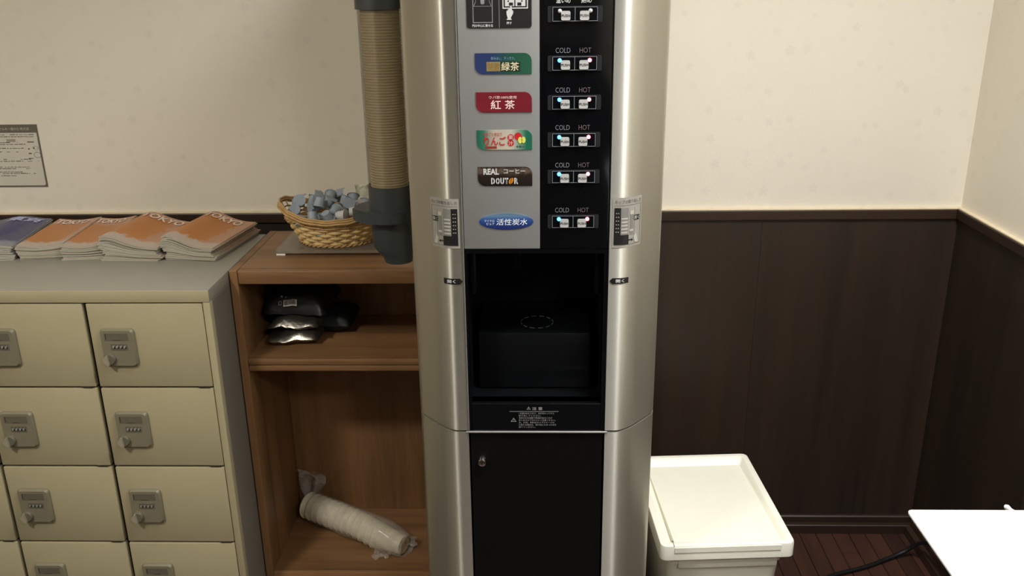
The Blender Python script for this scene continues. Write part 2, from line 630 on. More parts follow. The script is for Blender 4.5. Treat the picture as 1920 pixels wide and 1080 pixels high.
# ceiling lamps (above the frame; they light the room)
for i, (lx, ly, dia, watt, colr, spr) in enumerate(LAMPS):
    r = thing('ceiling_lamp', ('round ceiling lamp above the white table', 'round ceiling lamp behind the viewer', 'round ceiling lamp above the lockers side')[i], 'lamp', (lx, ly, CEIL))
    build(MB().lathe([(dia / 2 + 0.03, CEIL), (dia / 2 + 0.03, CEIL - 0.012), (dia / 2 + 0.004, CEIL - 0.02), (dia / 2, CEIL - 0.004)], lx, ly, 32), 'lamp_ring', M_ceil, r, smooth=True)
    lt = bpy.data.lights.new('lamp_light', 'AREA')
    lt.shape = 'DISK'
    lt.size = dia
    lt.energy = watt
    lt.color = colr
    lt.spread = math.radians(spr)
    lo = link('lamp_light', lt, r, (0, 0, -0.022))

# ------------------------------------------------------------------ drink dispenser
CX = -0.003
YM = 1.3906
mach = thing('drink_dispenser', 'tall silver and black hot and cold drink dispenser with tea labels and buttons', 'drink machine', (CX, 1.70, 0))
MTOP = 1.78
ZS = 0.7433
# half plan of the rounded side doors: (offset from the centre line, y)
PROF = [(0.1195, 1.3910), (0.1330, 1.3908), (0.1400, 1.3914), (0.1465, 1.3936), (0.1560, 1.4000), (0.1670, 1.4092), (0.1760, 1.4190), (0.1840, 1.4282), (0.1930, 1.4388), (0.2010, 1.4487), (0.2080, 1.4585), (0.2125, 1.4680), (0.2145, 1.4800), (0.2145, 1.5050)]


def smooth_prof(P, n=3):
    out = []
    for i in range(len(P) - 1):
        p0, p1, p2, p3 = P[max(i - 1, 0)], P[i], P[i + 1], P[min(i + 2, len(P) - 1)]
        for k in range(n):
            t = k / n
            out.append(tuple(0.5 * ((2 * p1[j]) + (-p0[j] + p2[j]) * t + (2 * p0[j] - 5 * p1[j] + 4 * p2[j] - p3[j]) * t * t + (-p0[j] + 3 * p1[j] - 3 * p2[j] + p3[j]) * t ** 3) for j in (0, 1)))
    out.append(P[-1])
    return out


SP = smooth_prof(PROF)


def shell(side, z0, z1):
    outer = [(CX + side * u, y) for u, y in SP]
    inner = [(CX + side * (u - 0.012), 1.505) for u in (0.2145, 0.1315)]
    mb = MB()
    mb.prism(outer + inner, z0, z1)
    return mb


# arc-length map over a side door, for stickers
ARC = [0.0]
for (a, b) in zip(SP[:-1], SP[1:]):
    ARC.append(ARC[-1] + math.hypot(b[0] - a[0], b[1] - a[1]))


def on_door(side, lift=0.0006):
    """put(s, z): s is the distance along the door surface from its inner edge, to the outside"""
    def put(s, z):
        s = max(0.0, min(s, ARC[-1] - 1e-6))
        i = 0
        while i < len(ARC) - 2 and ARC[i + 1] < s:
            i += 1
        t = (s - ARC[i]) / (ARC[i + 1] - ARC[i])
        u = SP[i][0] + (SP[i + 1][0] - SP[i][0]) * t
        y = SP[i][1] + (SP[i + 1][1] - SP[i][1]) * t
        du, dy = SP[i + 1][0] - SP[i][0], SP[i + 1][1] - SP[i][1]
        l = math.hypot(du, dy)
        return (CX + side * (u + dy / l * lift), y - du / l * lift, z)
    return put


for side in (-1, 1):
    build(shell(side, ZS + 0.0015, MTOP), 'upper_side_door', M_silver, mach, smooth=30)
    build(shell(side, 0.03, ZS - 0.0020), 'lower_side_panel', M_silver, mach, smooth=30)
body = MB()
body.box(CX - 0.2125, CX + 0.2125, 1.640, 2.02, 0.03, MTOP, bev=0.004)
build(body, 'cabinet_body', M_silver, mach, smooth=30)
for sd in (-1, 1):
    a, b = sorted((CX + sd * 0.2125, CX + sd * 0.190))
    build(MB().box(a, b, 1.507, 1.6395, 0.03, MTOP), 'side_wall', M_silver, mach)
build(MB().box(CX - 0.205, CX + 0.205, 1.45, 1.98, 0.0, 0.03), 'plinth', M_blackmat, mach)
build(MB().box(CX - 0.116, CX + 0.116, 1.394, 1.505, 0.04, 0.7380, bev=0.001, seg=1), 'lower_door', M_blackmat, mach)
build(MB().box(CX - 0.124, CX + 0.124, 1.3895, 1.41, 0.7396, 0.7432, bev=0.0008, seg=1), 'seam_strip', M_edge, mach)
# barrel lock on the lower door
lk = build(MB().lathe([(0.0, -0.010), (0.0045, -0.010), (0.0070, -0.0085), (0.0085, -0.004), (0.0085, 0.004)], seg=24, axis=Matrix.Translation((-0.1001, 1.393, 0.6828)) @ Matrix.Rotation(-PI / 2, 4, 'X')), 'door_lock', M_chrome, mach, smooth=40)
build(MB().box(-0.1007, -0.0995, 1.3822, 1.3832, 0.680, 0.686), 'keyhole', M_blackmat, lk)
# front: silver-grey panel left, black panel right
ZP = 1.0780
build(MB().box(CX - 0.1170, 0.0040, YM, 1.50, ZP, MTOP - 0.03, bev=0.0012), 'label_panel', M_panelgrey, mach, smooth=30)
build(MB().box(0.0042, CX + 0.1170, YM, 1.50, ZP, MTOP - 0.03, bev=0.0012), 'button_panel', M_black, mach, smooth=30)
build(MB().box(CX - 0.1192, CX - 0.1176, 1.3888, 1.42, ZS + 0.002, MTOP - 0.03), 'panel_edge', M_edge, mach)
build(MB().box(CX + 0.1176, CX + 0.1192, 1.3900, 1.42, ZS + 0.002, MTOP - 0.03), 'panel_edge', M_blackmat, mach)
build(MB().box(CX - 0.2, CX + 0.2, 1.40, 1.50, MTOP - 0.03, MTOP), 'top_cap', M_blackmat, mach)

# serving recess: frame, box, platform with ring, drip tray
CL, CR, CB, CT = -0.1165, 0.1085, 0.7968, 1.0700
fr = MB()
fr.box(CX - 0.1172, CL, YM, 1.42, ZS + 0.002, ZP - 0.0006)
fr.box(CR, CX + 0.1172, YM, 1.42, ZS + 0.002, ZP - 0.0006)
fr.box(CL, CR, YM, 1.42, CT, ZP - 0.0006)
build(fr, 'recess_frame', M_black, mach)
build(MB().box(CL, CR, YM, 1.42, ZS + 0.002, CB, bev=0.0008, seg=1), 'notice_panel', M_black, mach)
bx = MB()
bx.add([(CL, 1.4, CB), (CL, 1.62, CB), (CL, 1.62, CT), (CL, 1.4, CT), (CR, 1.4, CB), (CR, 1.62, CB), (CR, 1.62, CT), (CR, 1.4, CT)],
       [(0, 1, 2, 3), (7, 6, 5, 4), (1, 5, 6, 2), (0, 4, 5, 1), (3, 2, 6, 7)])
build(bx, 'recess_lining', M_cavity, mach, recalc=False)
build(MB().box(CL + 0.012, CR - 0.016, 1.4496, 1.6195, 0.80, 0.905, bev=0.0016), 'cup_platform', M_cavity, mach, smooth=30)
build(MB().box(CL + 0.0005, CR - 0.0005, 1.425, 1.4490, CB - 0.006, CB - 0.0012, bev=0.001, seg=1), 'drip_tray', M_cavity, mach)
rg = MB()
for i in range(12):
    a0 = 2 * PI * (i + 0.12) / 12
    a1 = 2 * PI * (i + 0.72) / 12
    pts = [(-0.0015 + 0.0295 * math.cos(a0 + (a1 - a0) * q / 4), 1.503 + 0.0305 * math.sin(a0 + (a1 - a0) * q / 4)) for q in range(5)]
    pin = [(-0.0015 + 0.0285 * math.cos(a0 + (a1 - a0) * q / 4), 1.503 + 0.0295 * math.sin(a0 + (a1 - a0) * q / 4)) for q in range(5)]
    rg.prism(pts + pin[::-1], 0.9050, 0.9056)
build(rg, 'cup_ring', mat('ring_print', (96, 98, 98), rough=0.5), mach)
nz = MB()
nz.box(-0.046, -0.030, 1.545, 1.56, 0.99, CT - 0.002, bev=0.002)
nz.box(-0.030, 0.030, 1.54, 1.60, 1.045, CT - 0.002, bev=0.003)
build(nz, 'nozzle_block', M_cavity, mach, smooth=30)
for (sx0, sx1) in ((CL + 0.001, CL + 0.012), (CR - 0.012, CR - 0.001)):
    build(MB().box(sx0, sx1, 1.43, 1.60, 0.985, 1.062, bev=0.003), 'side_guide', M_cavity, mach, smooth=30)

# --- instruction plate at the top
PY = YM - 0.0004
pl = build(MB().prism(round_poly(-0.1053, -0.0078, 1.4248, 1.530, 0.004), PY - 0.0008, YM + 0.0005, 'XZ'), 'instruction_plate', M_black_ink, mach)
IY = flat(PY - 0.0012)
ink = MB()
rect(ink, -0.0568, -0.0560, 1.4250, 1.530, IY)
frame_lines(ink, -0.0960, -0.0660, 1.4325, 1.515, 0.0012, IY)
rect(ink, -0.0945, -0.0675, 1.4562, 1.4568, IY)
ink.add([IY(-0.0945, 1.4568), IY(-0.0935, 1.4568), IY(-0.0905, 1.4640), IY(-0.0912, 1.4640)], [(0, 1, 2, 3)])
ink.add([IY(-0.0675, 1.4568), IY(-0.0685, 1.4568), IY(-0.0715, 1.4640), IY(-0.0708, 1.4640)], [(0, 1, 2, 3)])
rect(ink, -0.0915, -0.0910, 1.4640, 1.512, IY)
rect(ink, -0.0710, -0.0705, 1.4640, 1.512, IY)
build(ink, 'drawing_lines', mat('mid_grey_ink', (128, 128, 128), rough=0.5), pl)
cup = MB()
cup.add([IY(-0.0838, 1.4605), IY(-0.0825, 1.4592), IY(-0.0795, 1.4592), IY(-0.0782, 1.4605), IY(-0.0770, 1.492), IY(-0.0850, 1.492)], [(0, 1, 2, 3, 4, 5)])
build(cup, 'cup_picture', M_grey_ink, pl)
wi = MB()
add_text(wi, '円の中心に乗せる', -0.0970, -0.0660, 1.4265, 1.4308, IY, 0.02)
add_text(wi, '押す', -0.0455, -0.0375, 1.4300, 1.4340, IY, 0.02)
build(wi, 'lettering', M_white_ink, pl)
hd = MB()   # pressing hand
hand = [(-0.0452, 1.4365), (-0.0378, 1.4365), (-0.0378, 1.4378), (-0.0390, 1.4380), (-0.0385, 1.4405), (-0.0372, 1.4425), (-0.0355, 1.4455), (-0.0352, 1.4485), (-0.0360, 1.4505), (-0.0370, 1.4500), (-0.0376, 1.4560), (-0.0386, 1.4575), (-0.0396, 1.4560), (-0.0396, 1.4520), (-0.0402, 1.4535), (-0.0412, 1.4535), (-0.0416, 1.4515), (-0.0424, 1.4522), (-0.0432, 1.4515), (-0.0436, 1.4495), (-0.0446, 1.4500), (-0.0454, 1.4488), (-0.0452, 1.4440), (-0.0440, 1.4405), (-0.0438, 1.4380), (-0.0452, 1.4378)]
hd.add([(x, PY - 0.0020, z) for x, z in hand], [tuple(range(len(hand)))])
frame_lines(hd, -0.0512, -0.0132, 1.4525, 1.480, 0.0016, IY)
rect(hd, -0.0475, -0.0335, 1.4560, 1.4650, IY)
rect(hd, -0.0318, -0.0170, 1.4560, 1.4650, IY)
build(hd, 'hand_picture', M_white_ink, pl)
bk = MB()
for (a, b) in ((-0.0415, -0.0355), (-0.0290, -0.0230)):
    rect(bk, a, b, 1.4568, 1.4612, flat(PY - 0.0014))
disc(bk, -0.0425, 1.4632, 0.0012, 0.0012, flat(PY - 0.0014), 12)
disc(bk, -0.0222, 1.4632, 0.0012, 0.0012, flat(PY - 0.0014), 12)
build(bk, 'button_picture', M_black_ink, pl)

# --- drink labels (leaf-shaped plates)
M_gt = ramp_mat('green_tea_print', 'X', [(0.0, (38, 50, 92)), (0.28, (36, 50, 88)), (0.62, (30, 72, 58)), (1.0, (34, 84, 58))], scale=11.6, offset=0.5)
M_bt = mat('black_tea_print', (108, 27, 38), rough=0.35, var=0.12, scale=40, stretch=(0.15, 1, 4))
M_ap = ramp_mat('apple_print', 'X', [(0.0, (18, 86, 66)), (0.13, (54, 108, 88)), (0.30, (172, 160, 144)), (0.62, (178, 172, 156)), (0.78, (104, 140, 120)), (0.9, (26, 96, 72))], scale=11.6, offset=0.5)
M_cf = ramp_mat('coffee_print', 'Z', [(0.0, (26, 20, 17)), (0.5, (34, 25, 20)), (0.62, (58, 44, 36)), (0.8, (92, 76, 66)), (1.0, (40, 30, 26))], scale=32, offset=0.25, noise_amt=0.5, noise_scale=190)
M_ov = ramp_mat('carbon_water_print', 'Z', [(0.0, (26, 38, 88)), (0.35, (32, 52, 112)), (0.62, (46, 76, 132)), (0.85, (92, 120, 148)), (1.0, (78, 104, 122))], scale=36, offset=0.5)
M_gold = mat('gold_ink', (150, 136, 92), rough=0.4, metal=0.3, var=0.12, scale=900)
M_dkgreen = mat('dark_green_box', (34, 44, 24), rough=0.5)
M_red = mat('apple_red_ink', (180, 36, 40), rough=0.4, var=0.08)
M_yg = mat('apple_flesh_ink', (206, 206, 96), rough=0.4)
M_brown = mat('brown_bar_ink', (130, 44, 40), rough=0.5)
M_pale = mat('pale_ink', (206, 200, 186), rough=0.5)
M_bean = mat('bean_ink', (196, 120, 24), rough=0.4)


def plate(z0, z1, m, name='drink_label'):
    return build(MB().prism(round_poly(-0.0944, -0.0082, z0, z1, 0.0115, 7, (1, 0, 1, 0)), PY - 0.0010, YM + 0.0004, 'XZ'), name, m, mach, at=(-0.0513, PY, (z0 + z1) / 2))


LY = flat(PY - 0.0014)
LY2 = flat(PY - 0.0018)
LY3 = flat(PY - 0.0022)
p = plate(1.3574, 1.3884, M_gt)
p['label'] = 'blue to green tea label'
build(rect(MB(), -0.0770, -0.0560, 1.3615, 1.3756, LY), 'gold_box', M_gold, p)
build(rect(MB(), -0.0558, -0.0255, 1.3615, 1.3756, LY), 'dark_box', M_dkgreen, p)
t = MB()
add_text(t, '緑茶', -0.0545, -0.0275, 1.3622, 1.3750, LY2, 0.006)
build(t, 'lettering', mat('pale_gold_ink', (216, 206, 170), rough=0.5), p)
t = MB()
add_text(t, '飲みほし、すっきり。', -0.0700, -0.0335, 1.3785, 1.3830, LY, 0.0)
build(t, 'tagline', mat('pale_blue_ink', (120, 150, 176), rough=0.5), p)
t = MB()
add_text(t, '特選', -0.0755, -0.0575, 1.3626, 1.3746, LY2, 0.01)
build(t, 'lettering', mat('ochre_ink', (138, 112, 58), rough=0.5), p)

p = plate(1.2993, 1.3302, M_bt)
p['label'] = 'dark red black-tea label'
t = MB()
add_text(t, '紅', -0.0718, -0.0560, 1.3042, 1.3180, LY, 0.008)
add_text(t, '茶', -0.0500, -0.0345, 1.3042, 1.3180, LY, 0.008)
add_text(t, 'ウバ茶100%使用', -0.0745, -0.0320, 1.3200, 1.3245, LY, 0.0)
build(t, 'lettering', mat('pale_pink_ink', (232, 206, 196), rough=0.5), p)

p = plate(1.2411, 1.2719, M_ap)
p['label'] = 'green and cream apple drink label'
t = MB()
add_text(t, 'りんご', -0.0830, -0.0490, 1.2478, 1.2620, LY2, 0.02)
add_text(t, 'まるごと仕立て', -0.0840, -0.0550, 1.2628, 1.2682, LY2, 0.01)
build(t, 'lettering', M_red, p)
for cz_ in (1.2605, 1.2515):
    build(disc(MB(), -0.0415, cz_, 0.0050, 0.0050, LY), 'round_mark', M_red, p)
build(disc(MB(), -0.0300, 1.2620, 0.0058, 0.0060, LY), 'apple_picture', M_red, p)
t = MB()
add_text(t, '果', -0.0450, -0.0380, 1.2572, 1.2638, LY2, 0.0)
add_text(t, '汁', -0.0450, -0.0380, 1.2482, 1.2548, LY2, 0.0)
build(t, 'lettering', M_pale, p)
t = MB()
disc(t, -0.0268, 1.2560, 0.0032, 0.0052, LY2)
disc(t, -0.0215, 1.2565, 0.0032, 0.0052, LY2)
build(t, 'apple_half_picture', M_yg, p)
t = MB()
rect(t, -0.0815, -0.0635, 1.2430, 1.2466, LY)
build(t, 'brown_bar', M_brown, p)
t = MB()
add_text(t, '無果汁', -0.0330, -0.0200, 1.2440, 1.2478, LY, 0.0)
build(t, 'small_print', mat('deep_green_ink', (24, 64, 48), rough=0.5), p)

p = plate(1.1831, 1.2138, M_cf)
p['label'] = 'dark brown coffee label with white lettering'
t = MB()
add_text(t, 'REAL', -0.0855, -0.0610, 1.2015, 1.2112, LY, 0.035)
add_text(t, 'コーヒー', -0.0535, -0.0190, 1.2032, 1.2108, LY, 0.012)
for s_, a, b in (('D', -0.0735, -0.0675), ('O', -0.0660, -0.0600), ('U', -0.0588, -0.0530), ('T', -0.0520, -0.0462), ('R', -0.0368, -0.0305)):
    add_text(t, s_, a, b, 1.1862, 1.1962, LY, 0.05)
build(t, 'lettering', M_white_ink, p)
t = MB()
for a, b in (((-0.0418), 0.0), ):
    t.add([LY(-0.0418 + 0.0034 * math.cos(q) + 0.0016 * math.sin(q), 1.1912 + 0.0050 * math.sin(q)) for q in [2 * PI * i / 20 for i in range(20)]], [tuple(range(20))])
build(t, 'bean_mark', M_bean, p)
t = MB()
t.add([LY2(-0.0430, 1.1868), LY2(-0.0424, 1.1868), LY2(-0.0404, 1.1956), LY2(-0.0410, 1.1956)], [(0, 1, 2, 3)])
for a in (-0.0706, -0.0632, -0.0560, -0.0492, -0.0338):
    rect(t, a - 0.0003, a + 0.0003, 1.1862, 1.1962, LY2)
build(t, 'letter_slits', M_black_ink, p)

ov = [(-0.0506 + 0.0438 * math.cos(2 * PI * i / 40), 1.1245 + 0.0136 * math.sin(2 * PI * i / 40)) for i in range(40)]
p = build(MB().prism(ov, PY - 0.0010, YM + 0.0004, 'XZ'), 'drink_label', M_ov, mach, at=(-0.0506, PY, 1.1245))
p['label'] = 'blue oval water label'
t = MB()
add_text(t, '活性炭水', -0.0665, -0.0165, 1.1185, 1.1292, LY, 0.006, 0.12)
add_text(t, 'マイクロ', -0.0860, -0.0700, 1.1238, 1.1278, LY, 0.0)
add_text(t, 'ピュア', -0.0825, -0.0695, 1.1190, 1.1228, LY, 0.0)
build(t, 'lettering', mat('ice_white_ink', (222, 228, 236), rough=0.5), p)

# --- button rows
M_blue = mat('blue_led', (40, 120, 255), rough=0.3, emit=(60, 150, 255), estr=9.0)
M_redled = mat('red_led', (255, 60, 90), rough=0.3, emit=(255, 110, 130), estr=7.0)
M_off = mat('unlit_led', (205, 205, 204), rough=0.3)
M_slot = mat('slot_grey', (34, 35, 37), rough=0.35)
ROWS = [(1.4336, 1.4542), (1.3620, 1.3824), (1.3033, 1.3234), (1.2454, 1.2660), (1.1876, 1.2069), (1.1139, 1.1338)]
push_v = text_polys('PUSH', 0.01)
for i, (z0, z1) in enumerate(ROWS):
    x0, x1 = 0.0234, 0.0908
    zc, h = (z0 + z1) / 2, (z1 - z0)
    u = build(MB().prism(round_poly(x0 - 0.0072, x1 + 0.0075, z0 - 0.0014, z1 + 0.0014, 0.002, 3), YM - 0.0010, YM + 0.001, 'XZ'), 'button_unit', M_slot, mach)
    build(MB().prism(round_poly(x0 - 0.0008, x1 + 0.0008, z0 - 0.0008, z1 + 0.0008, 0.001, 2), YM - 0.0022, YM + 0.001, 'XZ'), 'button_bed', M_black, u)
    xm = (x0 + x1) / 2
    ln = frame_lines(MB(), x0, x1, z0, z1, 0.0007, flat(YM - 0.0025))
    rect(ln, xm - 0.00035, xm + 0.00035, z0 + 0.0007, z1 - 0.0007, flat(YM - 0.0025))
    build(ln, 'outline', M_grey_ink, u)
    for sgn in (-1, 1):
        bx_ = xm + sgn * 0.0140
        bz = zc - 0.0022
        q = round_poly(bx_ - 0.0069, bx_ + 0.0069, bz - 0.0067, bz + 0.0067, 0.0022, 3)
        mb = MB().prism(q, YM - 0.0052, YM - 0.002, 'XZ')
        build(mb, 'push_button', M_button, u)
        t = add_text(MB(), 'PUSH', bx_ - 0.0063, bx_ + 0.0063, bz - 0.0020, bz + 0.0020, flat(YM - 0.0055), 0.01)
        build(t, 'button_lettering', M_black_ink, u)
        lx_ = xm + sgn * 0.0228
        lm = M_off if i == 0 else (M_blue if sgn < 0 else M_redled)
        build(MB().lathe([(0.0, -0.0044), (0.0020, -0.0040), (0.0030, -0.0028), (0.0030, 0.0)], seg=16, axis=Matrix.Translation((lx_, YM - 0.0012, zc + 0.0046)) @ Matrix.Rotation(-PI / 2, 4, 'X')), 'indicator_light', lm, u, smooth=50)
    if i == 0:
        t = add_text(MB(), '温いめ', 0.0285, 0.0500, z1 + 0.0052, z1 + 0.0130, flat(YM - 0.0005), 0.01)
        add_text(t, '熱め', 0.0660, 0.0815, z1 + 0.0052, z1 + 0.0130, flat(YM - 0.0005), 0.01)
        build(t, 'lettering', M_white_ink, u)
    else:
        t = add_text(MB(), 'COLD', 0.0283, 0.0505, z1 + 0.0052, z1 + 0.0126, flat(YM - 0.0005), -0.012)
        build(t, 'lettering', M_grey_ink, u)
        t = add_text(MB(), 'HOT', 0.0645, 0.0820, z1 + 0.0052, z1 + 0.0126, flat(YM - 0.0005), -0.012)
        build(t, 'lettering', M_rose_ink, u)

# --- caution print under the recess
t = MB()
NY = flat(YM - 0.0006)
add_text(t, '注 意', -0.0105, 0.0075, 0.7848, 0.7908, NY, 0.01)
rect(t, -0.0500, 0.0355, 0.7818, 0.7826, NY)
for (cx_, cz_, s_) in ((-0.0165, 0.7878, 0.0042), (-0.0430, 0.7648, 0.0058)):
    tri = [(cx_ + s_ * math.cos(a), cz_ + s_ * math.sin(a) * 0.9) for a in (PI / 2, PI * 7 / 6, PI * 11 / 6)]
    tin = [(cx_ + 0.72 * s_ * math.cos(a), cz_ + 0.72 * s_ * math.sin(a) * 0.9) for a in (PI / 2, PI * 7 / 6, PI * 11 / 6)]
    t.add([NY(*q) for q in tri + tin], [(0, 1, 4, 3), (1, 2, 5, 4), (2, 0, 3, 5)])
    rect(t, cx_ - 0.0003, cx_ + 0.0003, cz_ - 0.0012, cz_ + 0.0020, NY)
lines = [('・熱湯が出ますので、注ぎ終わってから', 0.0275), ('取り出してください。', 0.0050), ('洗浄のため自動で熱湯が出ることが', 0.0245), ('ありますのでやけどにご注意ください。', 0.0305), ('水、お湯、飲料がカップステージか', 0.0285), ('ら溢れる場合は、受け皿にたまった水を', 0.0315), ('捨ててください。', -0.0050)]
for i, (s_, xe) in enumerate(lines):
    zt = 0.7802 - i * 0.00445
    add_text(t, s_, -0.0340 if i else -0.0345, xe, zt - 0.0034, zt, NY, 0.0)
build(t, 'caution_lettering', mat('caution_ink', (150, 150, 146), rough=0.5), mach)

# --- stickers on the side doors
M_stick = mat('clear_sticker', (150, 146, 136), rough=0.3, var=0.02)
M_stick_w = mat('sticker_pale', (176, 172, 160), rough=0.4, var=0.02)
M_stick_g = mat('sticker_grey', (122, 120, 114), rough=0.4)
for side in (-1, 1):
    put = on_door(side, 0.0006)
    put1 = on_door(side, 0.0010)
    put2 = on_door(side, 0.0013)
    S0, S1, Z0, Z1 = 0.004, 0.0600, 1.0790, 1.1620

    def strip(mb, s0, s1, z0, z1, pt, n=14):
        for k_ in range(n):
            a = s0 + (s1 - s0) * k_ / n
            b = s0 + (s1 - s0) * (k_ + 1) / n
            rect(mb, a, b, z0, z1, pt)
        return mb
    st = build(strip(MB(), S0, S1, Z0, Z1, put), 'door_sticker', M_stick, mach)
    st['label'] = 'clear sticker with a small drawing of the opened machine'
    # letters read left to right in the picture
    def sx(a):       # 0..1 left to right across the sticker
        return S1 + (S0 - S1) * a if side < 0 else S0 + (S1 - S0) * a

    def P2(pt):
        return lambda a, z: pt(sx(a), z)
    t = MB()
    add_text(t, 'カップの取り出し方', 0.06, 0.95, 1.1520, 1.1580, P2(put1), 0.0)
    build(t, 'lettering', mat('sticker_ink', (84, 80, 74), rough=0.5), st)
    t = MB()
    fl = (lambda a, b: (a, b)) if side < 0 else (lambda a, b: (1 - b, 1 - a))   # the picture is mirrored on the other door

    def R2(mb, a, b, z0, z1, pt, n=5):
        a, b = fl(a, b)
        for k_ in range(n):
            rect(mb, a + (b - a) * k_ / n, a + (b - a) * (k_ + 1) / n, z0, z1, P2(pt))
    R2(t, 0.05, 0.95, 1.1490, 1.1496, put1, 12)
    R2(t, 0.05, 0.95, 1.0832, 1.0838, put1, 12)
    R2(t, 0.05, 0.065, 1.0838, 1.1490, put1, 1)
    R2(t, 0.29, 0.30, 1.0960, 1.1440, put1, 1)
    build(t, 'drawing_lines', mat('sticker_line', (104, 100, 92), rough=0.5), st)
    t = MB()
    R2(t, 0.50, 0.95, 1.0838, 1.1000, put1)
    R2(t, 0.76, 0.95, 1.1000, 1.1455, put1)
    a, b = fl(0.10, 0.32)
    R2(t, 0.10, 0.32, 1.1225, 1.1310, put1)
    a, b = fl(0.32, 0.50)
    m_ = (a + b) / 2
    R2(t, 0.36, 0.52, 1.0900, 1.0918, put1)
    ar = (0.32, 0.40) if side < 0 else (0.68, 0.60)
    t.add([P2(put1)(ar[0], 1.0900), P2(put1)(ar[1], 1.0878), P2(put1)(ar[1], 1.0930)], [(0, 1, 2)])
    build(t, 'picture_black', M_black_ink, st)
    t = MB()
    R2(t, 0.52, 0.76, 1.1005, 1.1450, put1)
    R2(t, 0.34, 0.46, 1.0990, 1.1380, put1)
    build(t, 'picture_grey', M_stick_g, st)
    t = MB()
    for k_ in range(5):
        R2(t, 0.55, 0.74, 1.1030 + k_ * 0.0058, 1.1056 + k_ * 0.0058, put2)
    for k_ in range(6):
        R2(t, 0.81, 0.84, 1.1048 + k_ * 0.0062, 1.1062 + k_ * 0.0062, put2, 1)
        R2(t, 0.87, 0.90, 1.1048 + k_ * 0.0062, 1.1062 + k_ * 0.0062, put2, 1)
    R2(t, 0.33, 0.47, 1.1330, 1.1395, put2)
    R2(t, 0.33, 0.47, 1.1050, 1.1085, put2)
    q = (0.14, 0.22, 0.33, 0.26) if side < 0 else (0.86, 0.78, 0.67, 0.74)
    t.add([P2(put2)(q[0], 1.0850), P2(put2)(q[1], 1.1010), P2(put2)(q[2], 1.0960), P2(put2)(q[3], 1.0850)], [(0, 1, 2, 3)])
    a, b = fl(0.12, 0.30)
    add_text(t, '開く', a, b, 1.1238, 1.1297, P2(put2), 0.01)
    build(t, 'picture_white', M_stick_w, st)
    # small black open tags
    s0, s1 = 0.0015, 0.0345
    tg = MB()
    zc = 1.0220
    strip(tg, s0 + 0.005, s1, zc - 0.0050, zc + 0.0050, put1, 8)
    tg.add([put1(s0, zc), put1(s0 + 0.005, zc - 0.005), put1(s0 + 0.005, zc + 0.005)], [(0, 1, 2)])
    tgo = build(tg, 'open_tag', M_black_ink, mach)
    t = MB()
    if side < 0:
        add_text(t, '開く', -0.0275, -0.0135, zc - 0.0029, zc + 0.0029, lambda a, z: put2(-a, z), 0.02)
    else:
        add_text(t, '開く', 0.0120, 0.0260, zc - 0.0029, zc + 0.0029, put2, 0.02)
    build(t, 'lettering', M_white_ink, tgo)

# ------------------------------------------------------------------ paper cup dispenser tube beside the machine
TX, TY, TR = -0.2800, 1.650, 0.0400
M_grey_pl = mat('dark_grey_plastic', (58, 62, 62), rough=0.45, var=0.03)
M_smoke = film('smoked_tube', (70, 62, 48), 0.42, rough=0.30)
_nt = M_smoke.node_tree
_tz = _nt.nodes.new('ShaderNodeCombineXYZ')
_tz.inputs[2].default_value = 1.0
_nt.links.new(_tz.outputs[0], _nt.nodes['Principled BSDF'].inputs['Tangent'])
_nt.nodes['Principled BSDF'].inputs['Anisotropic'].default_value = 0.95
_nt.nodes['Principled BSDF'].inputs['Specular IOR Level'].default_value = 0.9
tube = thing('cup_dispenser', 'smoked clear tube full of paper cups with grey holder on the machine side', 'cup dispenser', (TX, TY, 0.978))
ZT0, ZT1 = 1.100, 1.452
build(MB().lathe([(TR, ZT0), (TR, ZT1)], TX, TY, 40), 'clear_tube', M_smoke, tube, smooth='all')
build(MB().lathe([(TR + 0.0005, 1.430), (TR + 0.0035, 1.446), (TR + 0.0035, 1.62), (TR - 0.004, 1.63), (0.0, 1.632)][1:], TX, TY, 40), 'top_cap', M_grey_pl, tube, smooth=40)
cg = MB()
cg.lathe([(TR + 0.0008, 1.060), (TR + 0.0008, 1.129), (TR - 0.001, 1.129), (TR - 0.001, 1.060)], TX, TY, 40)
build(cg, 'collar', M_grey_pl, tube, smooth=40)
# flange, widest to the outside, with a rim
fl_mb = MB()
outl = []
for i in range(40):
    a = 2 * PI * i / 40
    rx = 0.074 if math.cos(a) < 0 else 0.042
    outl.append((TX + rx * math.cos(a), TY + 0.058 * math.sin(a)))
fl_mb.prism(outl, 1.064, 1.082)
bmx = [(TX + (x - TX) * 0.94, TY + (y - TY) * 0.94) for x, y in outl]
fl_mb.prism(bmx, 1.082, 1.086)
build(fl_mb, 'flange', M_grey_pl, tube, smooth=30)
# cup guide below: full ring, then cut back on the outside to let the cup be taken
gd = MB()
seg = 40
lv = [(1.064, 0.040, 0.0), (1.010, 0.0385, 0.0), (0.999, 0.034, 0.004), (0.990, 0.0290, 0.0085), (0.984, 0.0275, 0.0095), (0.978, 0.0265, 0.010)]
prof_v = []
for z, r_, dx in lv:
    prof_v += [(TX + dx + r_ * math.cos(2 * PI * i / seg), TY - dx * 0.5 + r_ * math.sin(2 * PI * i / seg), z) for i in range(seg)]
gd.add(prof_v, [(k * seg + i, k * seg + (i + 1) % seg, (k + 1) * seg + (i + 1) % seg, (k + 1) * seg + i) for k in range(len(lv) - 1) for i in range(seg)] + [tuple(range((len(lv) - 1) * seg, len(lv) * seg))])
build(gd, 'cup_guide', M_grey_pl, tube, smooth=40)
for z in (1.10, 1.455):
    build(MB().box(TX + TR - 0.002, CX - 0.2125, TY - 0.014, TY + 0.014, z, z + 0.025, bev=0.003), 'bracket', M_grey_pl, tube, smooth=30)
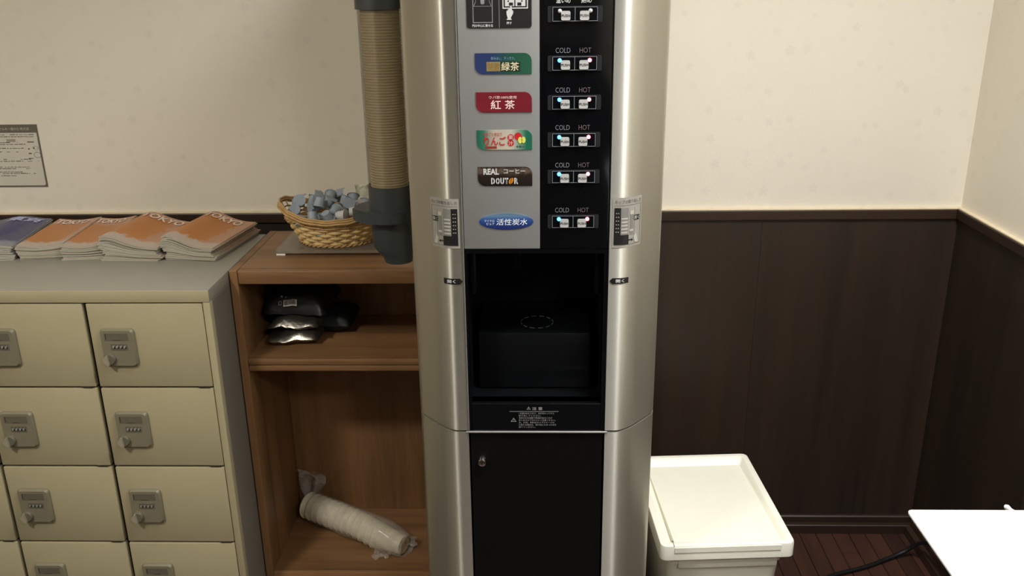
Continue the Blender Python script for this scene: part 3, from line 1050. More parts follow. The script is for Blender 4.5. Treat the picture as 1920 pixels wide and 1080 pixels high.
# stacked cups seen through the tube
M_cup = mat('paper_cup', (224, 204, 164), rough=0.7, var=0.06, scale=60)
cup_me = MB().lathe([(0.0235, -0.052), (0.0345, 0.0), (0.0358, 0.0012), (0.0358, 0.0026), (0.0340, 0.0030), (0.0338, 0.0005), (0.0228, -0.0505)], seg=28, cap0=True).mesh('paper_cup', M_cup, smooth=40)
z = 1.106 + 0.0
n = 0
while z < 1.52:
    o = link('paper_cup', cup_me, None, (TX, TY, z))
    o.rotation_euler = (0, 0, random.random() * 6)
    tag(o, 'paper cup nested in the stack inside the smoked dispenser tube', 'paper cup', 'cups in the dispenser tube')
    z += 0.0050
    n += 1

# ------------------------------------------------------------------ locker cabinet
LX1, LY0, LZT = -0.6590, 1.6577, 0.9133
PITCH_X, DOOR_W = 0.2460, 0.2375
cols = 4
LX0 = LX1 - 0.0165 - cols * PITCH_X - 0.010
locker = thing('locker_cabinet', 'putty coloured steel locker cabinet with combination locks carrying magazine stacks', 'locker', ((LX0 + LX1) / 2, LY0, 0))
LYB = 2.066
b_ = MB()
b_.box(LX0, LX1, LY0 + 0.016, LYB, 0.04, LZT - 0.026, bev=0.002)
build(b_, 'carcass', M_locker_side, locker)
build(MB().box(LX0, LX1, LY0 + 0.0022, LYB, LZT - 0.0255, LZT, bev=0.0015), 'top_panel', M_locker_top, locker, smooth=30)
build(MB().box(LX0, LX1, LY0, LY0 + 0.0021, LZT - 0.0258, LZT - 0.0008, bev=0.0008), 'top_lip', M_locker, locker, smooth=30)
build(MB().box(LX1 - 0.0150, LX1, LY0, LY0 + 0.018, 0.04, LZT - 0.0262, bev=0.002), 'stile', M_locker, locker, smooth=30)
build(MB().box(LX0, LX0 + 0.0150, LY0, LY0 + 0.018, 0.04, LZT - 0.0262, bev=0.002), 'stile', M_locker, locker, smooth=30)
build(MB().box(LX0 + 0.015, LX1 - 0.015, LY0 + 0.013, LY0 + 0.0158, 0.04, LZT - 0.0262), 'shadow_gap', M_gap, locker)
build(MB().box(LX0, LX1, LY0 + 0.03, LYB, 0.0, 0.04), 'base', M_locker_side, locker)
ROWZ = [(0.7010, 0.8845), (0.5136, 0.6961), (0.3213, 0.5083), (0.1290, 0.3160)]
for c in range(cols):
    dx1 = LX1 - 0.0165 - c * PITCH_X
    dx0 = dx1 - DOOR_W
    for (z0, z1) in ROWZ:
        dr = build(MB().box(dx0, dx1, LY0 + 0.0005, LY0 + 0.014, z0, z1, bev=0.0016), 'locker_door', M_locker, locker, smooth=30)
        ox, oz = dx0 + 0.0215, z1 - 0.0520
        # lock body: raised plate with rounded corners and sloped edge
        w_, h_ = 0.0700, 0.0830
        q0 = round_poly(ox, ox + w_, oz - h_, oz, 0.008, 4)
        q1 = [(ox + w_ / 2 + (a - ox - w_ / 2) * 0.92, oz - h_ / 2 + (b - oz + h_ / 2) * 0.93) for a, b in q0]
        mb = MB()
        npt = len(q0)
        mb.add([(a, LY0 + 0.0004, b) for a, b in q0] + [(a, LY0 - 0.0035, b) for a, b in q0] + [(a, LY0 - 0.0085, b) for a, b in q1],
               [(i, (i + 1) % npt, npt + (i + 1) % npt, npt + i) for i in range(npt)] + [(npt + i, npt + (i + 1) % npt, 2 * npt + (i + 1) % npt, 2 * npt + i) for i in range(npt)] + [tuple(range(2 * npt, 3 * npt))])
        build(mb, 'lock_plate', M_lock, dr, smooth=25)
        yf = LY0 - 0.0085
        nw = MB()
        nw.box(ox + 0.0105, ox + w_ - 0.0105, yf - 0.0004, yf + 0.0004, oz - 0.0245, oz - 0.0085)
        build(nw, 'name_window', M_lock_dark, dr)
        mk = MB()
        mk.box(ox + 0.0125, ox + 0.0136, yf - 0.0008, yf, oz - 0.0215, oz - 0.0090)
        mk.box(ox + 0.0265, ox + 0.0430, yf - 0.0008, yf, oz - 0.0232, oz - 0.0226)
        build(mk, 'window_slot', M_dial, dr)
        # four number wheels
        db = MB().box(ox + 0.0215, ox + 0.0555, yf - 0.0006, yf + 0.0004, oz - 0.0455, oz - 0.0315, bev=0.0002, seg=1)
        build(db, 'dial_window', M_lock_dark, dr)
        for k in range(4):
            wx = ox + 0.0243 + k * 0.0078
            build(MB().lathe([(0.0, -0.0030), (0.0050, -0.0026), (0.0054, 0.0), (0.0050, 0.0026), (0.0, 0.0030)], seg=10, axis=Matrix.Translation((wx + 0.0022, yf + 0.0028, oz - 0.0385)) @ Matrix.Rotation(PI / 2, 4, 'Y')), 'number_wheel', M_dial, dr)
        t = MB()
        for k in range(4):
            wx = ox + 0.0243 + k * 0.0078
            add_text(t, '0', wx + 0.0007, wx + 0.0037, oz - 0.0400, oz - 0.0350, flat(yf - 0.0030), 0.01)
        build(t, 'wheel_digits', M_pale, dr)
        # turn knob with a grip bar
        kx, kz = ox + 0.0155, oz - 0.0640
        build(MB().lathe([(0.0, -0.0075), (0.0108, -0.0072), (0.0120, -0.0060), (0.0126, 0.0)], seg=20, axis=Matrix.Translation((kx, yf, kz)) @ Matrix.Rotation(-PI / 2, 4, 'X')), 'turn_knob', M_lock_dark, dr, smooth=40)
        gb = MB()
        gb.prism([(kx - 0.0105, kz - 0.0030), (kx - 0.0035, kz - 0.0108), (kx + 0.0012, kz - 0.0110), (kx - 0.0010, kz + 0.0105), (kx - 0.0050, kz + 0.0095), (kx - 0.0108, kz + 0.0020)], yf - 0.0125, yf - 0.0072, 'XZ')
        build(gb, 'knob_grip', M_lock_grip, dr)
        build(MB().box(dx1 - 0.030, dx1 - 0.006, LY0 - 0.0003, LY0 + 0.004, z0 - 0.0026, z0 - 0.0002), 'hinge', M_chrome, dr)

# ------------------------------------------------------------------ wooden shelf unit
SX0, SX1, SY0, SYB, SZT = -0.6560, -0.2300, 1.7760, 2.0900, 0.9150
shelf = thing('shelf_unit', 'low oak laminate shelf unit between the lockers and the drink machine', 'shelf', ((SX0 + SX1) / 2, (SY0 + SYB) / 2, 0))
build(MB().box(SX0, SX0 + 0.0170, SY0, SYB, 0.0, SZT, bev=0.0012), 'side_panel', M_oak, shelf)
build(MB().box(SX1 - 0.0170, SX1, SY0, SYB, 0.0, SZT, bev=0.0012), 'side_panel', M_oak, shelf)
build(MB().box(SX0 + 0.0174, SX1 - 0.0174, SY0 + 0.0185, SYB, SZT - 0.022, SZT - 0.0008), 'top_board', M_oak_x, shelf)
build(MB().box(SX0 + 0.0174, SX1 - 0.0174, SY0 + 0.0010, SY0 + 0.0182, SZT - 0.031, SZT - 0.0004, bev=0.003), 'top_edge', M_oak_x, shelf, smooth=30)
build(MB().box(SX0 + 0.0172, SX1 - 0.0172, 2.050, 2.056, 0.02, SZT - 0.0225), 'back_panel', M_oak, shelf)
build(MB().box(SX0 + 0.0172, SX1 - 0.0172, SY0 + 0.014, 2.0495, 0.6880, 0.7100), 'middle_shelf', M_oak_x, shelf)
mb = MB()
mb.box(SX0 + 0.0172, SX1 - 0.0172, SY0 + 0.0005, SY0 + 0.0138, 0.6955, 0.7098, bev=0.003)
mb.box(SX0 + 0.0172, SX1 - 0.0172, SY0 + 0.0005, SY0 + 0.0138, 0.6810, 0.6945, bev=0.003)
build(mb, 'shelf_edge', M_oak_x, shelf, smooth=30)
build(MB().box(SX0 + 0.0172, SX1 - 0.0172, SY0 + 0.012, 2.0495, 0.1280, 0.1500), 'bottom_shelf', M_oak_x, shelf)
build(MB().box(SX0 + 0.0172, SX1 - 0.0172, SY0 + 0.0005, SY0 + 0.0118, 0.0, 0.1505, bev=0.002), 'kick_board', M_oak_x, shelf, smooth=30)

# ------------------------------------------------------------------ magazines on the lockers
M_orange = None


def cover_mat(name, main, edge, pale):
    m = bpy.data.materials.new(name)
    m.use_nodes = True
    nt = m.node_tree
    L = nt.links.new
    b = nt.nodes['Principled BSDF']
    tc = nt.nodes.new('ShaderNodeTexCoord')
    sp = nt.nodes.new('ShaderNodeSeparateXYZ')
    L(tc.outputs['Object'], sp.inputs[0])
    nz = nt.nodes.new('ShaderNodeTexNoise')
    nz.inputs['Scale'].default_value = 70
    nz.inputs['Detail'].default_value = 6
    L(tc.outputs['Object'], nz.inputs['Vector'])

    def mn(op, *a):
        x = nt.nodes.new('ShaderNodeMath')
        x.operation = op
        for i, v in enumerate(a):
            if isinstance(v, (int, float)):
                x.inputs[i].default_value = v
            else:
                L(v, x.inputs[i])
        return x.outputs[0]

    def mr(v, a, b_):
        x = nt.nodes.new('ShaderNodeMapRange')
        x.inputs['From Min'].default_value = a
        x.inputs['From Max'].default_value = b_
        L(v, x.inputs['Value'])
        return x.outputs[0]
    nzc = mn('MULTIPLY', mn('SUBTRACT', nz.outputs['Fac'], 0.5), 0.05)
    right = mr(mn('ADD', mn('MULTIPLY_ADD', sp.outputs['Y'], -0.10, sp.outputs['X']), nzc), 0.070, 0.076)   # floral band along the right edge
    top = mr(sp.outputs['Y'], 0.190, 0.200)
    low = mr(mn('ADD', sp.outputs['Y'], nzc), 0.042, 0.030)

    def mix(f, c0, c1):
        x = nt.nodes.new('ShaderNodeMix')
        x.data_type = 'RGBA'
        L(f, x.inputs[0])
        for k_, c in ((6, c0), (7, c1)):
            if isinstance(c, tuple):
                x.inputs[k_].default_value = (*lin(c), 1)
            else:
                L(c, x.inputs[k_])
        return x.outputs[2]
    c = mix(right, main, edge)
    c = mix(top, c, edge)
    c = mix(low, c, pale)
    L(c, b.inputs['Base Color'])
    b.inputs['Roughness'].default_value = 0.38
    return m


M_orange = cover_mat('orange_cover', (178, 112, 48), (180, 132, 102), (180, 162, 146))
M_bluec = cover_mat('blue_cover', (44, 46, 98), (66, 68, 100), (132, 130, 138))
M_mag_ink = mat('cover_white_ink', (226, 206, 190), rough=0.5)
M_mag_ink_b = mat('cover_blue_ink', (176, 180, 212), rough=0.5)


def hump(kind, u):
    """stack height across the width"""
    if kind == 'flat':
        return 0.0335 - 0.006 * math.sin(PI * u) + 0.002 * u
    if kind == 'hump':
        return 0.034 + 0.022 * math.exp(-((u - 0.10) / 0.34) ** 2) - 0.004 * u + 0.003 * max(0, u - 0.75)
    return 0.031 + 0.012 * math.exp(-((u - 0.45) / 0.35) ** 2)


ORD = ['', 'magazine second', 'magazine third', 'magazine fourth', 'magazine fifth', 'magazine sixth', 'magazine seventh', 'magazine eighth', 'magazine ninth', 'magazine tenth', 'magazine eleventh', 'magazine twelfth', 'magazine thirteenth', 'magazine fourteenth']


def magazine_stack(x0, y0, rz, wd, ln, kind, n, cover, title, ink, top_label, low_label, group, jit=0.0025, ybase=0.0):
    N = 10
    for k in range(n):
        jx = random.uniform(-jit, jit) + (0.006 * math.sin(k * 0.55) if kind == 'hump' else 0.003 * math.sin(k * 0.7))
        jy = random.uniform(-jit, jit)
        jr = random.uniform(-0.012, 0.012)
        if k == n - 1:
            jx = jy = jr = 0

        def zz(u, v, fr):
            h = hump(kind, u)
            h = h * (1 - 0.10 * v) if kind != 'hump' else h * (1 - 0.05 * v)
            fl_ = 0.0
            if k >= n - 3 and kind == 'hump':     # the top sheets lift a little off the pile
                fl_ = 0.0009 * math.sin(PI * min(1, u * 1.25)) * (k - n + 4)
            return LZT + 0.0004 + h * (k + fr) / n + fl_
        ca, sa = math.cos(rz + jr), math.sin(rz + jr)

        def W(u, v, fr):
            a, b = u * wd, v * ln
            return (a, b, zz(u, v, fr) - LZT)
        nu, nv = N, 5
        mb = MB()
        top = [W(i / nu, j / nv, 0.84) for j in range(nv + 1) for i in range(nu + 1)]
        bot = [W(i / nu, j / nv, 0.0) for j in range(nv + 1) for i in range(nu + 1)]
        nn = len(top)
        st = nu + 1
        fs = []
        for j in range(nv):
            for i in range(nu):
                q = (j * st + i, j * st + i + 1, (j + 1) * st + i + 1, (j + 1) * st + i)
                fs.append(q)
                fs.append(tuple(nn + e for e in q[::-1]))
        ring = [i for i in range(st)] + [j * st + nu for j in range(1, nv + 1)] + [nv * st + i for i in range(nu - 1, -1, -1)] + [j * st for j in range(nv - 1, 0, -1)]
        for a, b in zip(ring, ring[1:] + ring[:1]):
            fs.append((nn + a, nn + b, b, a))
        mb.add(top + bot, fs)
        r = thing('guide_magazine', top_label if k == n - 1 else '%s from the top %s' % (ORD[n - 1 - k], low_label), 'magazine', (x0 + jx, y0 + jy, LZT), group, rz + jr)
        link('pages', mb.mesh('pages', M_pages, smooth=30), r)
        cv = MB().grid(nu, nv, lambda u, v: tuple(Vector(W(u, v, 0.84)) + Vector((0, 0, 0.0003))))
        co = link('cover', cv.mesh('cover', cover, smooth='all'), r)
        if k == n - 1:
            t = MB()
            def put(a, b):
                u, v = max(0, min(1, a)), max(0, min(1, b))
                p = W(u, v, 0.84)
                return (p[0], p[1], p[2] + 0.0016)
            add_text(t, title, 0.06 if len(title) > 2 else 0.28, 0.80 if len(title) > 2 else 0.92, 0.80, 0.95, put, 0.03)
            link('title_lettering', t.mesh('title_lettering', ink), co)


magazine_stack(-1.168 - 0.123, 1.845, 0.16, 0.123, 0.255, 'dome', 11, M_bluec, '東京', M_mag_ink_b, 'top blue city guide magazine at the left edge', 'of the blue pile', 'blue magazines on the locker')
magazine_stack(-1.1585, 1.866, 0.11, 0.101, 0.245, 'flat', 10, M_orange, 'TOKYO', M_mag_ink, 'top orange city guide beside the blue magazines', 'of the orange pile next to the blue pile', 'orange magazines next to the blue ones')
magazine_stack(-1.0560, 1.860, 0.13, 0.090, 0.262, 'flat', 11, M_orange, 'TOKYO', M_mag_ink, 'top orange city guide second from the blue pile', 'of the second orange pile from the blue one', 'orange magazines in the second pile')
magazine_stack(-0.9660, 1.859, -0.055, 0.131, 0.222, 'hump', 14, M_orange, 'TOKYO', M_mag_ink, 'top humped orange city guide left of the rightmost pile', 'of the humped pile left of the rightmost', 'orange magazines in the third pile')
magazine_stack(-0.8280, 1.861, -0.13, 0.118, 0.226, 'hump', 14, M_orange, 'TOKYO', M_mag_ink, 'top orange city guide of the rightmost pile nearest the shelf', 'of the rightmost pile nearest the shelf', 'orange magazines in the rightmost pile')

# ------------------------------------------------------------------ tray, basket and portion cups on the shelf
tray = thing('acrylic_tray', 'thin brownish clear plastic tray on white feet under the basket', 'tray', (-0.455, 1.97, SZT))
M_acr = film('brown_acrylic', (150, 138, 122), 0.55, rough=0.1)
build(MB().box(-0.588, -0.318, 1.884, 2.055, SZT + 0.0045, SZT + 0.0110, bev=0.001), 'tray_plate', M_acr, tray)
for fx in (-0.584, -0.342):
    for fy in (1.886, 2.030):
        build(MB().box(fx, fx + 0.020, fy, fy + 0.02, SZT - 0.0004, SZT + 0.0045), 'foot', M_white_plastic, tray)

BX, BY, BZ = -0.462, 1.972, SZT + 0.0112
bask = thing('wicker_basket', 'oval woven wicker basket of coffee creamers on the oak shelf', 'basket', (BX, BY, BZ))
M_wick = mat('wicker', (214, 184, 126), rough=0.6, var=0.14, scale=90)
M_wick_d = mat('wicker_rim', (186, 150, 98), rough=0.6, var=0.16, scale=90)


def bask_pt(a, h, out=0.0):
    """a: angle, h: 0 base .. 1 top of the weave"""
    ax = 0.083 + 0.028 * h + out
    by = 0.064 + 0.020 * h + out
    return Vector((BX + ax * math.cos(a), BY + by * math.sin(a), BZ + 0.004 + 0.050 * h))


NS = 26
for k in range(7):          # woven strands, in front of and behind alternate stakes
    mb = MB()
    pts = []
    n_ = NS * 6
    for i in range(n_):
        a = 2 * PI * i / n_
        wv = math.cos(a * NS / 2 + (PI if k % 2 else 0))
        p_ = bask_pt(a, (k + 0.5) / 7, 0.0027 * wv)
        pts.append(p_)
    # flat strand: an upright ribbon with thickness
    vs_, fs_ = [], []
    for i, p_ in enumerate(pts):
        a = 2 * PI * i / n_
        o_ = Vector((math.cos(a), math.sin(a), 0))
        hh = 0.0038
        vs_ += [p_ + o_ * 0.0012 + Vector((0, 0, -hh * 0.7)), p_ + o_ * 0.0020, p_ + o_ * 0.0012 + Vector((0, 0, hh * 0.7)), p_ - o_ * 0.0010 + Vector((0, 0, hh)), p_ - o_ * 0.0010 + Vector((0, 0, -hh))]
    for i in range(n_):
        j = (i + 1) % n_
        for q in range(5):
            fs_.append((i * 5 + q, i * 5 + (q + 1) % 5, j * 5 + (q + 1) % 5, j * 5 + q))
    mb.add(vs_, fs_)
    build(mb, 'woven_strand', M_wick, bask, smooth=50)


def rim_pt(a, out=0.0, dz=0.0):
    rise = 0.030 * abs(math.cos(a)) ** 2.2 * (1.0 if math.cos(a) < 0 else 0.75)
    ax = 0.126 if math.cos(a) < 0 else 0.118
    return Vector((BX + (ax + out) * math.cos(a), BY + (0.092 + out) * math.sin(a), BZ + 0.064 + rise + dz))


for i in range(NS):
    a = 2 * PI * i / NS
    p0, p1 = bask_pt(a, 0.0), bask_pt(a, 1.0)
    p2 = rim_pt(a, -0.002, -0.003)
    build(MB().tube([p0, (p0 + p1) / 2, p1, (p1 * 0.45 + p2 * 0.55), p2], 0.0016, 6), 'stake', M_wick, bask, smooth=60)
for (o_, dz, r_) in ((0.0, 0.0, 0.0030), (0.0035, -0.0045, 0.0026), (-0.0005, 0.0045, 0.0024), (-0.006, -0.016, 0.0018)):
    n_ = 90
    build(MB().tube([rim_pt(2 * PI * i / n_, o_ + 0.0008 * math.sin(i * 1.3), dz + 0.0008 * math.sin(i * 1.1)) for i in range(n_)], r_, 7, True), 'rim_strand', M_wick_d, bask, smooth=60)
for ph in (0, PI):          # twisted border between weave and rim
    n_ = 150
    pts = []
    for i in range(n_):
        a = 2 * PI * i / n_
        p_ = bask_pt(a, 1.08, 0.002 + 0.0022 * math.cos(a * 20 + ph))
        pts.append(p_ + Vector((0, 0, 0.0024 * math.sin(a * 20 + ph))))
    build(MB().tube(pts, 0.0020, 6, True), 'border_twist', M_wick_d, bask, smooth=60)
    pts = []
    for i in range(n_):
        a = 2 * PI * i / n_
        p_ = bask_pt(a, -0.02, 0.003 + 0.0022 * math.cos(a * 20 + ph))
        pts.append(p_ + Vector((0, 0, 0.0022 * math.sin(a * 20 + ph))))
    build(MB().tube(pts, 0.0020, 6, True), 'foot_twist', M_wick_d, bask, smooth=60)
base_p = [tuple(bask_pt(2 * PI * i / 30, 0.0))[:2] for i in range(30)]
build(MB().prism(base_p, BZ + 0.0005, BZ + 0.0045), 'basket_base', M_wick, bask)

M_blue_cr = mat('creamer_blue_grey', (150, 160, 168), rough=0.45, var=0.10, scale=60)
M_blue_lid = mat('creamer_lid_grey', (148, 158, 168), rough=0.35, var=0.08, scale=60)
M_dk_lid = mat('creamer_lid_slate', (92, 104, 122), rough=0.4, var=0.08)
M_wh_cr = mat('creamer_white', (205, 203, 200), rough=0.45, var=0.03)
cr_body = MB().lathe([(0.0085, -0.020), (0.0095, -0.0195), (0.0120, 0.0), (0.0145, 0.0004), (0.0145, 0.0012)], seg=20, cap0=True)
lid_pts = [(0.0147 * math.cos(2 * PI * i / 24), 0.0147 * math.sin(2 * PI * i / 24)) for i in range(24)]
lid_pts = lid_pts[:2] + [(0.0215, 0.0045), (0.0200, 0.0085)] + lid_pts[3:]
CR_ME = {}
for nm, bm_, lm_ in (('blue', M_blue_cr, M_blue_lid), ('slate', M_blue_cr, M_dk_lid), ('white', M_wh_cr, M_wh_cr)):
    CR_ME[nm] = (cr_body.mesh('creamer_cup', bm_, smooth=40), MB().prism(lid_pts, 0.0012, 0.0018).mesh('foil_lid', lm_))


def creamer(x, y, z, rx, ry, rz, kind, label, group):
    r = thing('coffee_creamer', label, 'creamer', (x, y, z), group)
    r.rotation_euler = (rx, ry, rz)
    link('creamer_cup', CR_ME[kind][0], r)
    link('foil_lid', CR_ME[kind][1], r)


lab_b, lab_w = 'blue-grey coffee creamer portion heaped in the wicker basket', 'white coffee creamer portion at the right of the basket heap'
spots = [(-0.548, 1.985, 1.016, 0.9, -0.4, 0.4, 'blue'), (-0.552, 1.948, 1.002, 0.2, -0.7, 1.2, 'blue'), (-0.528, 1.918, 0.992, 0.6, 0.3, 2.4, 'blue'),
         (-0.513, 1.942, 1.010, 1.5, 0.2, -0.9, 'blue'), (-0.518, 2.006, 1.018, 0.5, 0.5, 1.9, 'blue'), (-0.492, 1.936, 1.014, 2.8, 0.35, 0.4, 'blue'),
         (-0.502, 1.974, 1.020, 1.2, -0.4, 0.9, 'blue'), (-0.478, 2.000, 1.026, 0.9, 0.9, 2.6, 'blue'), (-0.470, 1.965, 1.024, 0.3, 0.5, 0.7, 'blue'),
         (-0.500, 1.905, 0.990, 2.9, 0.2, 1.0, 'blue'), (-0.464, 1.908, 0.992, 2.7, -0.3, 2.0, 'blue'), (-0.452, 1.938, 1.006, 1.4, 0.5, 2.8, 'blue'),
         (-0.440, 1.992, 1.022, -0.3, 0.5, 0.2, 'slate'), (-0.430, 1.962, 1.014, 0.8, 0.2, 0.3, 'blue'), (-0.512, 2.034, 1.018, 0.7, 0.1, 1.4, 'blue'),
         (-0.470, 2.034, 1.020, 0.4, -0.4, 0.3, 'blue'), (-0.560, 2.012, 1.006, 0.3, 0.3, 0.5, 'blue'),
         (-0.430, 1.918, 0.998, 1.5, 0.2, 1.35, 'white'), (-0.404, 1.936, 1.002, 1.55, 0.1, 1.75, 'white'), (-0.408, 1.976, 1.006, 1.4, 0.3, 0.6, 'white'),
         (-0.400, 2.012, 1.006, 0.8, 0.3, 2.6, 'blue'), (-0.432, 2.030, 1.016, 0.4, 0.6, 2.2, 'blue')]
for s in spots:
    if s[6] == 'white':
        creamer(*s, lab_w, 'white creamers in the basket')
    elif s[6] == 'slate':
        creamer(*s, 'creamer with a dark slate lid facing up in the basket heap', 'blue creamers in the basket')
    else:
        creamer(*s, lab_b, 'blue creamers in the basket')
for i in range(16):       # the layer under the heap
    a = i * 2.4
    rr = 0.018 + 0.0042 * i
    creamer(BX - 0.012 + rr * 1.0 * math.cos(a), BY + rr * 0.75 * math.sin(a), 0.968 + 0.004 * (i % 2), random.uniform(-0.4, 0.4), random.uniform(-0.4, 0.4), a, 'blue', lab_b, 'blue creamers in the basket')


def nvec(q):
    return Vector((mnoise.noise(q), mnoise.noise(q + Vector((31.4, 7.1, 2.3))), mnoise.noise(q + Vector((-12.7, 19.9, 5.5)))))


# crumpled pale bag behind the basket
def crumple(nu, nv, fn, amp, freq, seed):
    mb = MB()
    def g(u, v):
        p = Vector(fn(u, v))
        q = Vector((u * freq + seed, v * freq - seed, seed * 0.37))
        d = nvec(q) * amp + nvec(q * 2.7) * amp * 0.5
        return tuple(p + d)
    mb.grid(nu, nv, g)
    return mb


M_pgreen = film('pale_green_film', (226, 226, 200), 0.85, rough=0.3, streak=0.2)
bagp = thing('plastic_bag', 'crumpled pale green clear bag standing behind the basket', 'bag', (-0.405, 2.072, SZT))
mb = crumple(16, 22, lambda u, v: (-0.405 + (u - 0.5) * (0.050 + 0.022 * math.sin(PI * v)), 2.074 + 0.006 * math.sin(u * 9) - 0.012 * v, SZT + 0.001 + v * 0.124 - 0.018 * abs(u - 0.35) * v), 0.010, 3.2, 4.1)
mb.v = [(x_, min(y_, 2.12), max(z_, SZT + 0.0005)) for x_, y_, z_ in mb.v]
o = build(mb, 'bag_film', M_pgreen, bagp, smooth='all')
o.modifiers.new('thick', 'SOLIDIFY').thickness = 0.0008

# ------------------------------------------------------------------ pouches on the middle shelf
M_foil = mat('silver_foil', (128, 122, 112), rough=0.30, metal=0.9, var=0.15, scale=30, bump=0.9, bscale=45)
M_blkbag = mat('black_pouch', (20, 19, 19), rough=0.32, var=0.2, scale=30, bump=0.4, bscale=50)
M_grnbag = mat('dark_green_pouch', (9, 18, 14), rough=0.6, var=0.2, scale=30, bump=0.4, bscale=50)


def pouch(cx, cy, z0, wx, wy, h, seed, seam=0.42, front_h=0.0, amp=0.006):
    """pillow pouch, flat sealed rims on the short ends"""
    nu, nv = 22, 22
    def zt(u, v):
        a = max(0.0, 1 - abs(2 * u - 1) ** 2.6)
        b = max(0.0, 1 - abs(2 * v - 1) ** 3.2)
        return a ** 0.55 * b ** 0.5
    def pos(u, v, sgn):
        pin = 1 - 0.06 * (1 - abs(2 * v - 1)) * 0
        x = cx + (u - 0.5) * wx * pin
        y = cy + (v - 0.5) * wy
        d = mnoise.noise(Vector((u * 3.3 + seed, v * 3.3, seed))) * amp + mnoise.noise(Vector((u * 9 + seed, v * 7, 2 + seed))) * amp * 0.5
        f = zt(u, v)
        zmid = z0 + h * seam + front_h * (1 - v)
        z = zmid + sgn * f * h * (1 - seam if sgn > 0 else seam) + d * (f if sgn > 0 else 0.25 * f) + d * 0.4 * (1 - f)
        return (x + d * 0.5, y + d * 0.4, max(z, z0 + 0.0003))
    mb = MB()
    mb.grid(nu, nv, lambda u, v: pos(u, v, 1))
    mb.grid(nu, nv, lambda u, v: tuple(Vector(pos(u, v, -1)) - Vector((0, 0, 0.0008))))
    return mb, pos


Z7 = 0.7100
r = thing('foil_pouch', 'lowest silver foil pouch lying on the middle shelf', 'pouch', (-0.555, 1.93, Z7))
mb, _ = pouch(-0.557, 1.920, Z7, 0.118, 0.150, 0.036, 1.3, amp=0.013)
build(mb, 'pouch_film', M_foil, r, smooth='all')
r = thing('foil_pouch', 'upper silver foil pouch pressed under the black pouch', 'pouch', (-0.555, 1.93, Z7 + 0.034))
mb, _ = pouch(-0.553, 1.926, Z7 + 0.031, 0.116, 0.150, 0.032, 5.7, amp=0.012)
build(mb, 'pouch_film', M_foil, r, smooth='all')
r = thing('coffee_pouch', 'black pouch with a white barcode on top of the silver pouches', 'pouch', (-0.555, 1.95, Z7 + 0.07))
mb, pf = pouch(-0.556, 1.955, Z7 + 0.058, 0.150, 0.170, 0.074, 9.2, seam=0.14, amp=0.012)
pb = build(mb, 'pouch_film', M_blkbag, r, smooth='all')


def on_pouch(a, b):
    """a along x 0..1, b up the front slope 0..1"""
    p = Vector(pf(a, 0.004 + 0.09 * b, 1))
    return (p.x, p.y - 0.0022, p.z + 0.0012)


def quadp(mb, a0, a1, b0, b1, lift=0.0, n=3):
    for i in range(n):
        aa, ab = a0 + (a1 - a0) * i / n, a0 + (a1 - a0) * (i + 1) / n
        q = [on_pouch(aa, b0), on_pouch(ab, b0), on_pouch(ab, b1), on_pouch(aa, b1)]
        mb.add([(x_, y_ - lift, z_ + lift * 0.6) for x_, y_, z_ in q], [(0, 1, 2, 3)])
    return mb


bc = build(quadp(MB(), 0.36, 0.56, 0.10, 0.42), 'barcode_label', mat('barcode_white', (216, 210, 200), rough=0.5), r)
mb = MB()
x_ = 0.378
while x_ < 0.540:
    ww = random.choice((0.003, 0.005, 0.008))
    quadp(mb, x_, x_ + ww, 0.15, 0.40, 0.0009, 1)
    x_ += ww + random.choice((0.003, 0.005))
build(mb, 'barcode_bars', M_black_ink, bc)
mb = MB()
frame = [(0.28, 0.33, 0.14, 0.17), (0.28, 0.33, 0.30, 0.34), (0.28, 0.29, 0.17, 0.30), (0.32, 0.33, 0.17, 0.30), (0.31, 0.345, 0.60, 0.76), (0.39, 0.41, 0.60, 0.70)]
for q in frame:
    quadp(mb, *q, 0.0003, 1)
build(mb, 'print_marks', mat('pouch_print', (140, 136, 128), rough=0.5), r)
r = thing('coffee_pouch', 'dark green pouch standing behind the silver pouches', 'pouch', (-0.50, 1.99, Z7))
mb, _ = pouch(-0.505, 1.975, Z7, 0.10, 0.120, 0.052, 14.2)
mb.v = [(x_ + 0.018, y_ - 0.0, z_) for x_, y_, z_ in mb.v]
build(mb, 'pouch_film', M_grnbag, r, smooth='all')

# ------------------------------------------------------------------ sleeve of paper cups on the bottom shelf
A = Vector((-0.333, 1.852, 0.1756))     # visible bottom of the nearest cup
Bv = Vector((-0.600, 1.992, 0.1868))    # far end
ax = (Bv - A).normalized()
ux = Vector((0, 0, 1)) - ax * ax.z
ux.normalize()
vx = ax.cross(ux)
M_cupw = mat('white_paper_cup', (222, 212, 186), rough=0.6, var=0.03)
cupw = MB().lathe([(0.0195, 0.004), (0.0225, 0.0035), (0.0228, 0.0), (0.0236, 0.001), (0.0335, 0.078), (0.0352, 0.0790), (0.0352, 0.0815), (0.0330, 0.0815), (0.0228, 0.006)], seg=32, cap0=True)
cupw_me = cupw.mesh('paper_cup', M_cupw, smooth=40)
Lt = (Bv - A).length
rot = Matrix((vx, ux, ax)).transposed().to_4x4()
nc = 13
for k in range(nc):
    d = (Lt - 0.080) * k / (nc - 1)
    o = link('paper_cup', cupw_me, None, (0, 0, 0))
    o.matrix_world = Matrix.Translation(A + ax * d + Vector((0, 0, 0.0108 * min(1.0, d / 0.06)))) @ rot
    tag(o, 'front paper cup of the wrapped row, its round bottom showing' if k == 0 else 'white paper cup nested in the plastic wrapped row on the bottom shelf', 'paper cup', 'wrapped cups on the bottom shelf')
M_wrap = film('wrap_film', (206, 200, 186), 0.26, rough=0.2, streak=0.16)
